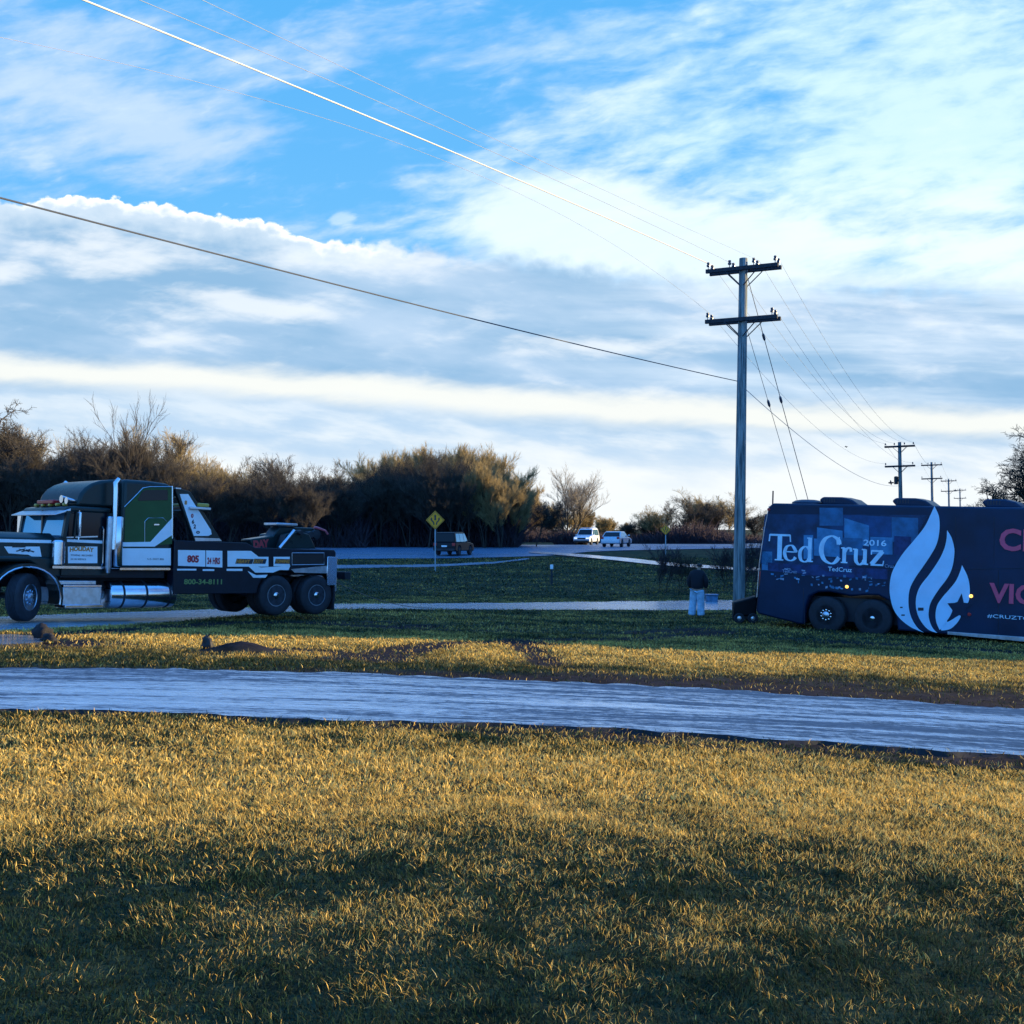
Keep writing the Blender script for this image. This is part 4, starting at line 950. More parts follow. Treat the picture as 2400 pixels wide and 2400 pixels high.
# air cleaner
ax_, az0 = T(141, 1326, 1.22); _, az1 = T(141, 1266, 1.22)
MB().lathe([(0.08, az0), (0.14, az0+0.03), (0.14, az1-0.04), (0.10, az1)], 20, 'z', (ax_, 1.12, 0)).build('air_cleaner', chrome, TW, smooth=True)
# hood
hx0 = cx1 + 0.10; hx1 = 8.75; hz0 = T(122, 1252, 0.85)[1]; hz1 = T(0, 1243, 0.85)[1] - 0.02
hood = MB()
yw0, yw1 = 0.95, 0.72
hb = T(60, 1318, 0.9)[1]
hood.add([(hx0, -yw0, hb), (hx0, yw0, hb), (hx0, yw0, hz0-0.1), (hx0, yw0*0.7, hz0+0.02), (hx0, -yw0*0.7, hz0+0.02), (hx0, -yw0, hz0-0.1),
          (hx1, -yw1, hb), (hx1, yw1, hb), (hx1, yw1, hz1-0.14), (hx1, yw1*0.7, hz1), (hx1, -yw1*0.7, hz1), (hx1, -yw1, hz1-0.14)],
         [(0,1,2,3,4,5), (11,10,9,8,7,6), (0,6,7,1), (1,7,8,2), (2,8,9,3), (3,9,10,4), (4,10,11,5), (5,11,6,0)])
hood.build('hood', dkgreen, TW, bevel=0.04)
MB().box(hx1-0.02, hx1+0.08, -0.62, 0.62, 0.8, hz1-0.1).build('grille', chrome, TW, bevel=0.03)
MB().box(hx1+0.0, hx1+0.25, -1.2, 1.2, 0.42, 0.78).build('front_bumper', chrome, TW, bevel=0.05)
for sy in (1, -1): MB().lathe([(0.001, hx1-0.1), (0.1, hx1-0.1), (0.13, hx1+0.1), (0.001, hx1+0.12)], 16, 'x', (0, sy*0.92, 1.05)).build('headlight', chrome, TW, smooth=True)
def hoody(x): return yw0 + (yw1-yw0)*(x-hx0)/(hx1-hx0)
def hood_plate(lst, name, m, lift=0.004):
    pts = [T(a, b, 0.90) for a, b in lst]; k_ = len(pts); q_ = MB()
    q_.add([(x, hoody(x)+lift, z) for x, z in pts] + [(x, hoody(x)+lift+0.005, z) for x, z in pts],
           [list(range(k_))[::-1], list(range(k_, 2*k_))] + [(i, (i+1)%k_, k_+(i+1)%k_, k_+i) for i in range(k_)]); return q_.build(name, m, TW)
hood_plate([(-40,1262),(118,1266),(118,1273),(-40,1270)], 'hood_stripe', white)
hood_plate([(12,1281),(92,1281),(98,1316),(66,1300),(22,1297)], 'hood_panel', white)
hood_plate([(-40,1302),(54,1305),(54,1310),(-40,1311)], 'hood_stripe', white)
hood_plate([(64,1305),(70,1305),(108,1328),(104,1332)], 'hood_stripe', white)
for a, b, c_, d2 in ((38,1291,60,1285), (50,1292,72,1286), (60,1287,80,1292), (44,1286,70,1291)):
    hood_plate([(a,b),(c_,d2),(c_-2,d2+3),(a+2,b+2)], 'flourish', ink, 0.010)
hood_plate([(30,1281),(60,1281),(60,1283),(30,1283)], 'hood_badge', ink, 0.010)
# front fenders: arched strip over each wheel
for sy in (1, -1):
    arc = []; inn = []
    for i in range(17):
        a = R(-8 + 200 * i / 16); arc.append((7.1 + 0.80*math.cos(a)*1.0, 0.50 + 0.80*math.sin(a)*0.94)); inn.append((7.1 + 0.74*math.cos(a), 0.50 + 0.74*math.sin(a)*0.92))
    f_ = MB(); poly = arc + inn[::-1]; y0_, y1_ = (0.62, 1.20) if sy > 0 else (-1.20, -0.62)
    for i in range(16):
        q_ = [arc[i], arc[i+1], inn[i+1], inn[i]]; f_.prism(q_, y0_, y1_)
    # skirt joining fender and cab
    fo = f_.build('front_fender', dkgreen, TW, smooth=True)
    lip = MB(); lip.tube([(x, sy*1.20, z) for x, z in inn], 0.022, 8); lip.build('fender_lip', chrome, fo, smooth=True)
    s2 = MB(); s2.prism([(6.40, 0.95), (7.0, 1.28), (hx1-0.3, 1.28), (hx1-0.3, 1.40), (6.2, 1.40), (6.2, 0.95)], sy*0.80-0.1 if sy > 0 else -1.0, 1.0 if sy > 0 else -0.7)
    s2.build('fender_shoulder', dkgreen, TW, bevel=0.05)
# steps, battery box and tanks
s_ = MB()
def bx(l, y0_, y1_):
    q_ = tp(l, 1.15); X0, X1 = min(a for a, b in q_), max(a for a, b in q_); Z0, Z1 = min(b for a, b in q_), max(b for a, b in q_); return (X0, X1, y0_, y1_, Z0, Z1)
for sg in (1, -1):
    yy = (0.75, 1.17) if sg > 0 else (-1.17, -0.75)
    s_ = MB(); s_.box(*bx([(135,1361),(224,1370)], *yy)).build('upper_step', alu, TW, bevel=0.01)
    s_ = MB(); s_.box(*bx([(148,1375),(238,1418)], *(0.7, 1.13) if sg > 0 else (-1.13, -0.7))).build('battery_box', alu, TW, bevel=0.02)
    s_ = MB(); s_.box(*bx([(148,1371),(238,1376)], *(0.7, 1.17) if sg > 0 else (-1.17, -0.7))).box(*bx([(150,1418),(240,1424)], *(0.7, 1.2) if sg > 0 else (-1.2, -0.7))).build('lower_step', chrome, TW, bevel=0.008)
    tx0, tx1 = T(402, 1390, 0.9)[0], T(243, 1390, 0.9)[0]; tzc = T(320, 1394, 1.2)[1]; tr_ = 0.315
    yq = sg*0.90
    tk = MB().lathe([(0.02, tx0), (tr_*0.85, tx0+0.01), (tr_*0.97, tx0+0.04), (tr_, tx0+0.08), (tr_, tx1-0.08), (tr_*0.97, tx1-0.04), (tr_*0.85, tx1-0.01), (0.02, tx1)], 36, 'x', (0, yq, tzc)).build('fuel_tank', chrome, TW, smooth=True)
    b_ = MB()
    for fx in (0.12, 0.47, 0.80): xx = tx0 + (tx1-tx0)*fx; b_.lathe([(tr_*0.9, xx-0.025), (tr_+0.008, xx-0.025), (tr_+0.008, xx+0.025), (tr_*0.9, xx+0.025)], 36, 'x', (0, yq, tzc))
    b_.build('tank_strap', darkmetal, tk, smooth=True)
MB().box(3.75, 6.3, -1.0, 1.0, 0.95, 1.12).build('cab_floor', black, TW)
MB().box(cx0+0.02, 6.30, -1.06, 1.06, 1.0, cz0-0.01).build('rocker_panel', dkgreen, TW)
# pylon wing behind the sleeper
yw = 1.12
wing = tp([(408,1141),(446,1152),(522,1270),(456,1270)], yw)
pyl = MB(); pyl.prism(wing, yw-0.10, yw); pyl.prism(wing, -yw, -yw+0.10)
wz = [b for a, b in wing]; wxs = [a for a, b in wing]
pyl.box(wing[1][0], wing[0][0]-0.02, -yw+0.1, yw-0.1, wing[0][1]-0.22, wing[0][1]-0.08)
pyl.build('mast', dkgreen, TW, bevel=0.015)
MB().plate(tp([(421,1158),(441,1158),(494,1242),(496,1252),(488,1256),(454,1256)], yw), yw+0.001, 0.004).build('mast_sign_panel', white, TW)
MB().plate(tp([(456,1260),(514,1262),(520,1268),(458,1268)], yw), yw+0.001, 0.004).build('mast_foot_trim', alu, TW)
for ch, a, b in (('8', 432, 1182), ('0', 447, 1213), ('6', 449, 1227), ('2', 453, 1238)):
    side_text(ch, *T(a, b, yw), 0.13, orange if ch == '8' else ink if ch != '0' else red, TW, yw+0.006, bold=0.006)
side_text('0', *T(460, 1244, yw), 0.13, ink, TW, yw+0.006, bold=0.006, rot=R(-90))
bx0, bz0_ = T(484, 1196, 1.0); bx1, bz1_ = T(435, 1189, 1.0)
MB().box(bx0, bx1, -1.15, 1.2, bz0_, bz0_+0.06).build('crossbar', alu, TW, bevel=0.01)
MB().box(bx0+0.02, bx0+0.34, -0.9, 1.16, bz0_+0.061, bz0_+0.16).build('work_light_bar', amber_off, TW, bevel=0.03)
MB().box(xr-0.16, xr-0.02, -1.1, 1.2, T(404,1142,1.2)[1]-0.03, T(404,1142,1.2)[1]+0.0).build('top_crossbar', alu, TW)
# wrecker body
yb = 1.22
bodyp = tp([(406,1266),(520,1270),(592,1272),(612,1284),(760,1286),(780,1288),(787,1308),(787,1366),(772,1350)], yb)
Xr = T(787, 1310, yb)[0]; Xf = T(408, 1300, yb)[0]
lowz = T(480, 1392, yb)[1]; ztop = T(460, 1268, yb)[1]; zrear = T(720, 1287, yb)[1]
arch = []
for i in range(15):
    a = math.pi * i / 14; arch.append((-0.01 - 1.27*math.cos(a), 0.60 + 0.56*min(1.0, 1.35*math.sin(a))))
bodyq = [(Xr, 0.75)] + [(x, z) for x, z in arch if x > Xr + 0.02] + [(1.28, lowz), (Xf, lowz), (Xf, ztop), (1.62, ztop), (1.35, zrear), (Xr+0.05, zrear), (Xr, zrear-0.08)]
MB().prism(bodyq, yb-0.30, yb).prism(bodyq, -yb, -yb+0.30).build('body_side', black, TW, bevel=0.015)
MB().box(Xr+0.01, Xf, -yb+0.30, yb-0.30, 1.05, zrear-0.12).build('deck', black, TW)
MB().box(1.5, Xf-0.01, -yb+0.30, yb-0.30, zrear-0.12, ztop-0.02).build('tool_box', black, TW)
PW = lambda l, nm='side_stripe', m=white, lift=0.001: MB().plate(tp(l, yb), yb+lift, 0.004).build(nm, m, TW)
PW([(417,1289),(481,1290),(481,1328),(417,1326)], 'side_sign_panel'); PW([(483,1290),(521,1291),(521,1330),(483,1328)], 'side_sign_panel')
PW([(533,1291),(588,1291),(606,1305),(629,1305),(629,1328),(604,1328),(612,1330),(680,1326),(676,1336),(655,1336),(640,1342),(598,1342),(583,1328),(533,1328)], 'side_stripe')
PW([(641,1305),(679,1305),(679,1327),(641,1327)], 'side_stripe')
PW([(415,1333),(460,1333),(460,1337),(415,1337)]); PW([(475,1334),(502,1334),(502,1338),(475,1338)]); PW([(531,1333),(568,1333),(568,1338),(531,1338)]); PW([(580,1338),(600,1348),(627,1347),(622,1354),(593,1354)])
PW([(682,1334),(765,1326),(775,1338),(772,1344),(690,1342)], 'rear_stripe', alu)
side_text('805', *T(438, 1317, yb), 0.22, red, TW, yb+0.007, width=0.32, bold=0.012)
side_text('24 HRS', *T(485, 1321, yb), 0.21, red, TW, yb+0.007, width=0.36, bold=0.008)
for w_, a, b, ln in (('HEAVY', 551, 1320, 0.50), ('DUTY', 592, 1320, 0.38), ('TOWING', 643, 1320, 0.52)):
    q0 = T(a, b+1, yb); q1 = T(a, b-9, yb)
    MB().plate([(q0[0], q0[1]), (q0[0]-ln, q0[1]), (q0[0]-ln-0.04, q0[1]+0.125), (q0[0]-0.04, q0[1]+0.125)], yb+0.0055, 0.003).build('sign_band', ink, TW)
    side_text(w_, q0[0]-0.02, q0[1]+0.018, 0.13, orange, TW, yb+0.010, width=ln-0.07, bold=0.006, shear=0.25)
side_text('800-34-8111', *T(431, 1369, yb), 0.17, lime, TW, yb+0.003, width=1.05, bold=0.004)
q_ = tp([(684,1298),(757,1298),(757,1322),(684,1322)], yb); MB().plate(q_, yb+0.001, 0.006).build('locker_recess', mat('locker_inside', (0.02,0.012,0.012), 0.7), TW)
MB().tube([(a, yb+0.008, b) for a, b in tp([(684,1296),(759,1296),(759,1323),(684,1324),(684,1296)], yb)], 0.012, 6).build('locker_frame', alu, TW)
MB().box(Xr-0.03, Xr+0.30, yb+0.002, yb+0.03, T(780,1372,yb)[1], T(780,1305,yb)[1]).build('rear_corner_plate', chrome, TW, bevel=0.01)
MB().box(Xr-0.06, Xr+0.0, -yb, yb, 0.62, 1.02).box(Xr-0.10, Xr-0.061, -0.9, 0.9, 0.7, 0.9).build('tail_board', alu, TW, bevel=0.01)
for sy in (1, -1): MB().box(Xr+0.0, Xr+0.03, sy*1.02-0.2, sy*1.02+0.2, 0.12, 0.74).build('mud_flap', rubber, TW)
for sy in (0.95, 0.7, -0.7, -0.95): MB().lathe([(0.05, Xr-0.10), (0.05, Xr-0.061), ], 12, 'x', (0, sy, 1.0)).build('tail_light', redlens, TW)
# fender arc over the tandem
# boom and winches
MB().prism(tp([(592,1290),(586,1264),(640,1256),(656,1234),(735,1237),(745,1247),(704,1264),(690,1290)], 0.22), -0.22, 0.22).build('boom', dkgreen, TW, bevel=0.03)
side_text('DAY', *T(594, 1284, 0.22), 0.26, red, TW, 0.222, bold=0.018, rot=R(6), width=0.50)
MB().prism(tp([(655,1286),(668,1252),(700,1246),(722,1252),(738,1286)], 0.55), 0.35, 0.60).prism(tp([(655,1286),(668,1252),(700,1246),(722,1252),(738,1286)], 0.55), -0.60, -0.35).build('boom_side_frame', dkgreen, TW, bevel=0.02)
MB().box(*(lambda a, b: (b[0], a[0], -0.3, 0.3, a[1], a[1]+0.07))(T(649, 1231, 0.3), T(698, 1231, 0.3))).build('boom_cap', alu, TW, bevel=0.015)
r0, r1 = T(655, 1285, 0.7), T(690, 1243, 0.7)
MB().tube([(r0[0], 0.70, r0[1]), (r1[0], 0.70, r1[1])], 0.045, 10).build('lift_ram', alu, TW, smooth=True)
pz = T(690, 1243, .4)
MB().tube([(pz[0], -0.6, pz[1]-0.06), (pz[0], 0.72, pz[1]-0.06)], 0.07, 12).tube([(pz[0]-0.5, -0.5, pz[1]-0.1), (pz[0]-0.5, 0.5, pz[1]-0.1)], 0.09, 12).build('winch_drum', darkmetal, TW, smooth=True)
for q0_ in (0.30, -0.30): MB().lathe([(0.05, q0_-0.05), (0.13, q0_-0.05), (0.10, q0_), (0.13, q0_+0.05), (0.05, q0_+0.05)], 18, 'y', (pz[0]-0.8, 0, pz[1]-0.08)).build('sheave', darkmetal, TW, smooth=True)
hk = T(745, 1236, 0.3); hk2 = T(768, 1252, 0.3)
pinkred = mat('red_hook_paint', (0.50, 0.10, 0.14), 0.5)
MB().tube([(hk[0]+0.12, 0.3, hk[1]), (hk[0], 0.3, hk[1]-0.02), (hk2[0]+0.08, 0.3, hk2[1]+0.09), (hk2[0], 0.3, hk2[1])], [0.035, 0.04, 0.03, 0.03], 8).build('boom_hook', pinkred, TW, smooth=True)
MB().box(Xr-1.0, Xr-0.03, -0.12, 0.12, 0.95, 1.12).box(Xr-1.1, Xr-0.9, -0.55, 0.55, 0.92, 1.14).tube([(Xr-0.5, -0.3, 0.95), (Xr-0.5, 0.3, 0.95)], 0.10, 12).build('underlift', darkmetal, TW, bevel=0.015)
MB().box(Xr-0.25, Xr-0.03, 0.5, 0.95, 0.35, 0.62).build('tow_fork', darkmetal, TW, bevel=0.02)
# winch cable lying out to the grass
cst = TW.matrix_world @ Vector((Xr-0.2, 0.4, 1.05)); ce = ground(1010, 39.0)
wire(cst, (ce.x, ce.y, ce.z+0.02), 0.25, 0.010, wire_d, 'slack winch cable running from the tow truck tail down to the far road', None, 'winch_cable')

# ------------------------------------------------------------------ bus
B = Frame(1990, 29.9, -1.20, 34, 1, -1.7, 1.30)
BUS = empty('coach_bus', B.M); tag(BUS, 'long navy campaign bus with flame emblem standing nose down on the grass', 'bus')
navy = mat('navy_wrap', (0.004, 0.019, 0.052), 0.38, noise=0.25, nscale=0.9, spec=0.25)
bp_ = lambda l, y=1.30: [B(a, b, y) for a, b in l]
ztopb = B(2200, 1186)[1]; zsk = B(2221, 1487)[1]; xt_top = B(1802, 1182)[0]; xt_bot, zt_bot = B(1771, 1438)
Lf = xt_bot + 13.7
wx = [B(1935, 1442)[0], B(2038, 1454)[0]]; rw_ = 0.51; wzc = rw_ + 0.02
wx = [-0.66, 0.60]
def arcpts(cx, r, z0, c0=0.0, n_=10): return [(cx - r*math.cos(math.pi*i/n_), z0 + r*math.sin(math.pi*i/n_)) for i in range(n_+1)]
xa = B(1886, 1463)
arch2 = [(wx[0]-0.60, xa[1]), (wx[0]-0.585, 0.72), (wx[0]-0.47, 1.0), (wx[0]-0.22, 1.13), (wx[0]+0.1, 1.15), (0.0, 1.07), (wx[1]-0.15, 1.13), (wx[1]+0.15, 1.14), (wx[1]+0.42, 1.02), (wx[1]+0.62, 0.72), (wx[1]+0.68, zsk)]
fax = Lf - 2.6 - 0.0
archf = [(fax-0.66, zsk), (fax-0.6, 0.8), (fax-0.3, 1.08), (fax+0.1, 1.13), (fax+0.45, 1.0), (fax+0.66, 0.7), (fax+0.7, zsk)]
sidep = [(xt_bot+0.05, zt_bot), (xt_bot, zt_bot+0.12), (xt_bot+0.08, zt_bot+1.0), (xt_top-0.10, ztopb-0.5), (xt_top, ztopb-0.10), (xt_top+0.10, ztopb)] + \
        [(Lf-0.6, ztopb), (Lf-0.25, ztopb-0.3), (Lf-0.02, 1.6), (Lf, 0.6), (Lf-0.1, zsk)] + archf[::-1] + arch2[::-1] + [(-1.36, xa[1]-0.02)]
MB().prism(sidep, -1.30, 1.30).build('body', navy, BUS, bevel=0.055, segs=3)
well = MB(); well.box(wx[0]-0.7, wx[1]+0.72, -0.9, 0.9, zsk+0.1, 1.0); well.build('wheel_well', ink, BUS)
for sy in (-1, 1):
    wheel(BUS, wx[0], sy*1.12, wzc-0.02, rw_, 0.30, sy); wheel(BUS, wx[1], sy*1.12, wzc-0.02, rw_, 0.30, sy, deep=True)
    wheel(BUS, fax, sy*1.12, wzc-0.12, rw_, 0.30, sy)
ys = -1.30
def bplate(lists, name, mats, lift=0.002):
    q = MB()
    for l, mi in lists: q.cur = mi; q.prism(bp_(l), ys-lift-0.003 - 0.0006*min(mi,4), ys-lift+0.0)
    return q.build(name, mats, BUS)
blues = [mat('print_blue_a', (0.010,0.060,0.17), 0.36, spec=0.25, noise=0.3, nscale=3), mat('print_blue_b', (0.022,0.12,0.25), 0.36, spec=0.25, noise=0.3, nscale=3), mat('print_blue_c', (0.045,0.20,0.38), 0.36, spec=0.25, noise=0.3, nscale=3), mat('print_blue_d', (0.012,0.035,0.12), 0.36, spec=0.25, noise=0.4, nscale=5), mat('print_pale', (0.22,0.34,0.50), 0.3, noise=0.3, nscale=6), mat('print_blue_e', (0.008,0.038,0.10), 0.36, spec=0.25, noise=0.45, nscale=2.2)]
tr = lambda x, y, w, h, k=0: [(x, y), (x+w, y+k), (x+w, y+h+k), (x, y+h)]
bplate([([(1793,1205),(2175,1207),(2150,1250),(2105,1318),(2085,1328),(1782,1322)],5)], 'wrap_print', blues, 0.0008)
bplate([(tr(1810,1208,104,40,3),0), (tr(1789,1235,40,88,2),1), (tr(1786,1292,24,44,1),2)], 'wrap_print', blues)
bplate([(tr(1921,1190,55,42),1), (tr(1915,1236,60,35,8),2), (tr(1979,1214,58,50,18),2), (tr(1977,1207,112,48,4),0)], 'wrap_print', blues, 0.0045)
bplate([(tr(2090,1212,62,58,2),1), (tr(1884,1254,22,56),2), (tr(1908,1262,60,40,4),2), (tr(2040,1258,52,40,2),2), (tr(1976,1260,46,40,2),1), (tr(2096,1256,40,44,2),3)], 'wrap_print', blues, 0.0075)
bplate([(tr(1800,1318,80,20,6),3), (tr(1880,1322,110,26,5),3), (tr(1990,1330,90,24,4),3)], 'wrap_print', blues, 0.0045)
rp = random.Random(3); marks = []
for i in range(60):
    x = rp.uniform(1795, 2075); y = 1325 + (x-1790)*0.10 + rp.uniform(0, 36); w = rp.uniform(2, 9); h = rp.uniform(1.5, 6)
    marks.append((tr(x, y, w, h, rp.uniform(-2, 2)), rp.choice([2, 2, 1, 4])))
bplate([(l, mi) for l, mi in marks if not (1930 < l[0][0] < 2000 and l[0][1] < 1345)], 'wrap_print_figures', blues, 0.0105)
# panel lines and doors
pln = MB()
for l in ([(1778,1320),(1900,1338),(2400,1332)], [(2221,1375),(2221,1487)], [(2101,1370),(2101,1440)], [(1883,1378),(1886,1463)], [(2340,1335),(2340,1490)]):
    pln.tube([(a, ys-0.004, b) for a, b in bp_(l)], 0.006, 4)
for a in (2080, 2150, 2240, 2330): pln.tube([(x, ys-0.004, z) for x, z in bp_([(a, 1212), (a, 1322)])], 0.004, 4)
pln.build('panel_seam', ink, BUS)
MB().prism(bp_([(2221,1480),(2402,1493),(2500,1500),(2500,1511),(2402,1504),(2221,1487)]), ys-0.02, ys-0.001).build('skirt_trim', alu, BUS, bevel=0.006)
MB().tube([(a, ys-0.006, b) for a, b in bp_([(1803,1186),(1792,1240),(1780,1320),(1774,1400)])], 0.012, 6).build('tail_edge_trim', alu, BUS)
# windows under the wrap on both sides, front glass
wn = MB()
for i in range(7): x = xt_top + 0.9 + i*1.65; wn.box(x, x+1.5, 1.301, 1.306, 1.95, 3.05)
wn.build('side_window', glassd, BUS)
wf = MB(); wf.box(Lf-0.30, Lf-0.05, -1.1, 1.1, 1.5, 2.7); wf.build('front_windscreen', glassd, BUS)
# flame emblem: three tongues drawn with smooth outlines
def smooth(pts, n_=7):
    P_ = [Vector((a, b)) for a, b in pts]; out = []; k_ = len(P_)
    for i in range(k_ - 1):
        p0, p1, p2, p3 = P_[max(i-1,0)], P_[i], P_[i+1], P_[min(i+2,k_-1)]
        for j in range(n_):
            t = j / n_; out.append(tuple(0.5*((2*p1) + (p2-p0)*t + (2*p0-5*p1+4*p2-p3)*t*t + (3*p1-p0-3*p2+p3)*t**3)))
    out.append(pts[-1]); return out
z = lambda a, b: (1980 + a/4.6, 1120 + b/4.6)
fl_white = mat('pale_flame_wrap', (0.42, 0.70, 0.93), 0.3, coat=0.2, noise=0.08, nscale=1.2)
def tongue(left, right):
    L_ = smooth([z(*p) for p in left]); R_ = smooth([z(*p) for p in right]); return L_ + R_[::-1][1:-1]
t1 = tongue([(968,305),(925,400),(860,530),(750,670),(640,800),(560,920),(505,1040),(485,1180),(495,1300),(530,1420),(600,1520),(700,1600),(780,1640),(855,1668)],
            [(968,305),(1012,400),(1024,500),(1015,620),(985,730),(930,830),(850,950),(760,1080),(705,1190),(688,1300),(695,1420),(730,1530),(790,1620),(855,1668)])
t2 = tongue([(1105,565),(1098,660),(1075,760),(1020,880),(920,1030),(820,1160),(775,1270),(768,1380),(790,1480),(840,1570),(910,1640),(1000,1672)],
            [(1105,565),(1150,640),(1180,750),(1180,850),(1155,980),(1100,1090),(1010,1210),(930,1340),(905,1450),(915,1540),(950,1620),(1000,1672)])
t3 = tongue([(1265,940),(1245,1010),(1200,1110),(1130,1200),(1060,1280),(1000,1370),(980,1470),(990,1560),(1025,1640)],
            [(1265,940),(1320,1050),(1345,1150),(1348,1260),(1330,1345),(1290,1345),(1190,1345),(1110,1440),(1100,1560),(1025,1640)])
t4 = [z(*p) for p in smooth([(1100,1640),(1150,1622),(1215,1560),(1250,1500),(1245,1482),(1225,1482),(1170,1520),(1120,1548),(1095,1560),(1060,1600),(1040,1642),(1100,1640)])][:-1]
t5 = [z(*p) for p in [(1100,1340),(1130,1370),(1165,1415),(1150,1470),(1110,1530),(1085,1540)]]
for i, tt in enumerate((t1, t2, t3)):
    MB().prism(bp_(tt), ys-0.018, ys-0.0135).build('flame_emblem', fl_white, BUS)
MB().prism(bp_(t4), ys-0.018, ys-0.0135).prism(bp_(t5), ys-0.019, ys-0.0135).build('flame_emblem', fl_white, BUS)
star = []
cxs, czs = 1225, 1395
for i, (a, b) in enumerate([(1262,1245),(1285,1345),(1385,1355),(1300,1410),(1330,1500),(1235,1480),(1110,1550),(1165,1430),(1108,1352),(1212,1345)]): star.append(z(a, b))
MB().prism(bp_(star), ys-0.024, ys-0.0195).build('star_emblem', navy, BUS)
for a, b, w, h in ((2152,1424,13,7), (2110,1422,6,3), (2113,1440,8,3)): MB().prism(bp_(tr(a, b, w, h)), ys-0.024, ys-0.0185).build('locker_latch', ink, BUS)
# serif lettering "TedCruz" : calligraphic ribbons
lett = mat('pale_letter_ink', (0.48, 0.72, 0.92), 0.35, noise=0.15, nscale=4)
def pen(mb, pts, thick, thin, y0_, sm=True, rot=0.0):
    P_ = smooth(pts, 6) if sm and len(pts) > 2 else pts
    P_ = [Vector(p) for p in P_]; Lh = []; Rh = []
    for i, p in enumerate(P_):
        d = (P_[min(i+1, len(P_)-1)] - P_[max(i-1, 0)]).normalized(); v = abs(d.y) ** 1.5
        w = (thin + (thick - thin) * v) / 2; nrm = Vector((-d.y, d.x)); Lh.append(p + nrm*w); Rh.append(p - nrm*w)
    for i in range(len(P_)-1):
        mb.add([(Lh[i].x, y0_, Lh[i].y), (Lh[i+1].x, y0_, Lh[i+1].y), (Rh[i+1].x, y0_, Rh[i+1].y), (Rh[i].x, y0_, Rh[i].y)], [(0,1,2,3)])
GL = {  # glyphs in a unit em: cap height 1, x-height .62; list of (points, thick, thin, smooth)
 'T': (0.86, [([(0.44,0),(0.44,0.97)],.17,.17,0), ([(0.04,0.97),(0.84,0.97)],.05,.07,0), ([(0.04,0.99),(0.02,0.72)],.05,.05,0), ([(0.84,0.99),(0.86,0.72)],.05,.05,0), ([(0.26,0.02),(0.60,0.02)],.04,.045,0)]),
 'e': (0.58, [([(0.09,0.36),(0.50,0.36),(0.50,0.44),(0.40,0.59),(0.29,0.62),(0.14,0.54),(0.07,0.30),(0.15,0.07),(0.32,0.0),(0.46,0.06),(0.52,0.15)],.13,.04,1)]),
 'd': (0.66, [([(0.46,0.50),(0.36,0.60),(0.24,0.60),(0.11,0.46),(0.08,0.28),(0.13,0.08),(0.27,0.0),(0.40,0.05),(0.46,0.14)],.13,.04,1), ([(0.48,0.0),(0.48,0.98)],.13,.13,0), ([(0.36,0.96),(0.48,0.97)],.04,.04,0), ([(0.48,0.02),(0.62,0.03)],.04,.04,0)]),
 'C': (0.88, [([(0.84,0.70),(0.80,0.86),(0.64,0.97),(0.48,1.0),(0.24,0.90),(0.09,0.66),(0.08,0.36),(0.22,0.10),(0.48,-0.02),(0.68,0.03),(0.85,0.22)],.17,.05,1), ([(0.84,0.98),(0.85,0.68)],.04,.04,0)]),
 'r': (0.48, [([(0.18,0.0),(0.18,0.60)],.13,.13,0), ([(0.20,0.42),(0.28,0.56),(0.38,0.60),(0.46,0.55)],.10,.06,1), ([(0.43,0.60),(0.45,0.46)],.09,.09,0), ([(0.05,0.02),(0.32,0.02)],.04,.045,0), ([(0.05,0.59),(0.19,0.60)],.04,.045,0)]),
 'u': (0.70, [([(0.17,0.60),(0.17,0.18),(0.24,0.04),(0.34,0.0),(0.46,0.08),(0.50,0.18)],.13,.05,1), ([(0.53,0.0),(0.53,0.60)],.13,.13,0), ([(0.04,0.59),(0.20,0.59)],.04,.045,0), ([(0.40,0.59),(0.56,0.59)],.04,.045,0), ([(0.54,0.02),(0.67,0.02)],.04,.045,0)]),
 'z': (0.58, [([(0.08,0.57),(0.52,0.57)],.05,.06,0), ([(0.50,0.57),(0.09,0.04)],.15,.15,0), ([(0.06,0.03),(0.54,0.03)],.05,.06,0), ([(0.09,0.58),(0.08,0.42)],.04,.04,0), ([(0.52,0.02),(0.55,0.20)],.04,.04,0)])}
gxp = bp_([(1800,1308),(2075,1328)]); pxs = {'T': (1801, 1852, 1312, 1250), 'e': (1835, 1868, 1313, 0), 'd': (1870, 1908, 1316, 0), 'C': (1921, 1968, 1318, 1256), 'r': (1968, 1996, 1319, 0), 'u': (1996, 2037, 1322, 0), 'z': (2037, 2073, 1325, 0)}
zz0 = None
for gi, (ch, (a, b, yb_, yt_)) in enumerate(pxs.items()):
    x0, z0_ = B(a, yb_); x1, _ = B(b, yb_); h = B(1801, 1250)[1] - B(1801, 1312)[1]
    wd, strokes = GL[ch]; sx = (x1 - x0) / wd; mb = MB()
    for si, (pts, tk, tn, sm) in enumerate(strokes):
        P_ = [(x0 + px_*sx, z0_ + py_*h*(0.98 if ch in 'TC' else 0.92)) for px_, py_ in pts]
        pen(mb, P_, tk*h*1.05, tn*h*1.1, ys - 0.016 - 0.0006*si, bool(sm))
    mb.build('lettering', lett, BUS)
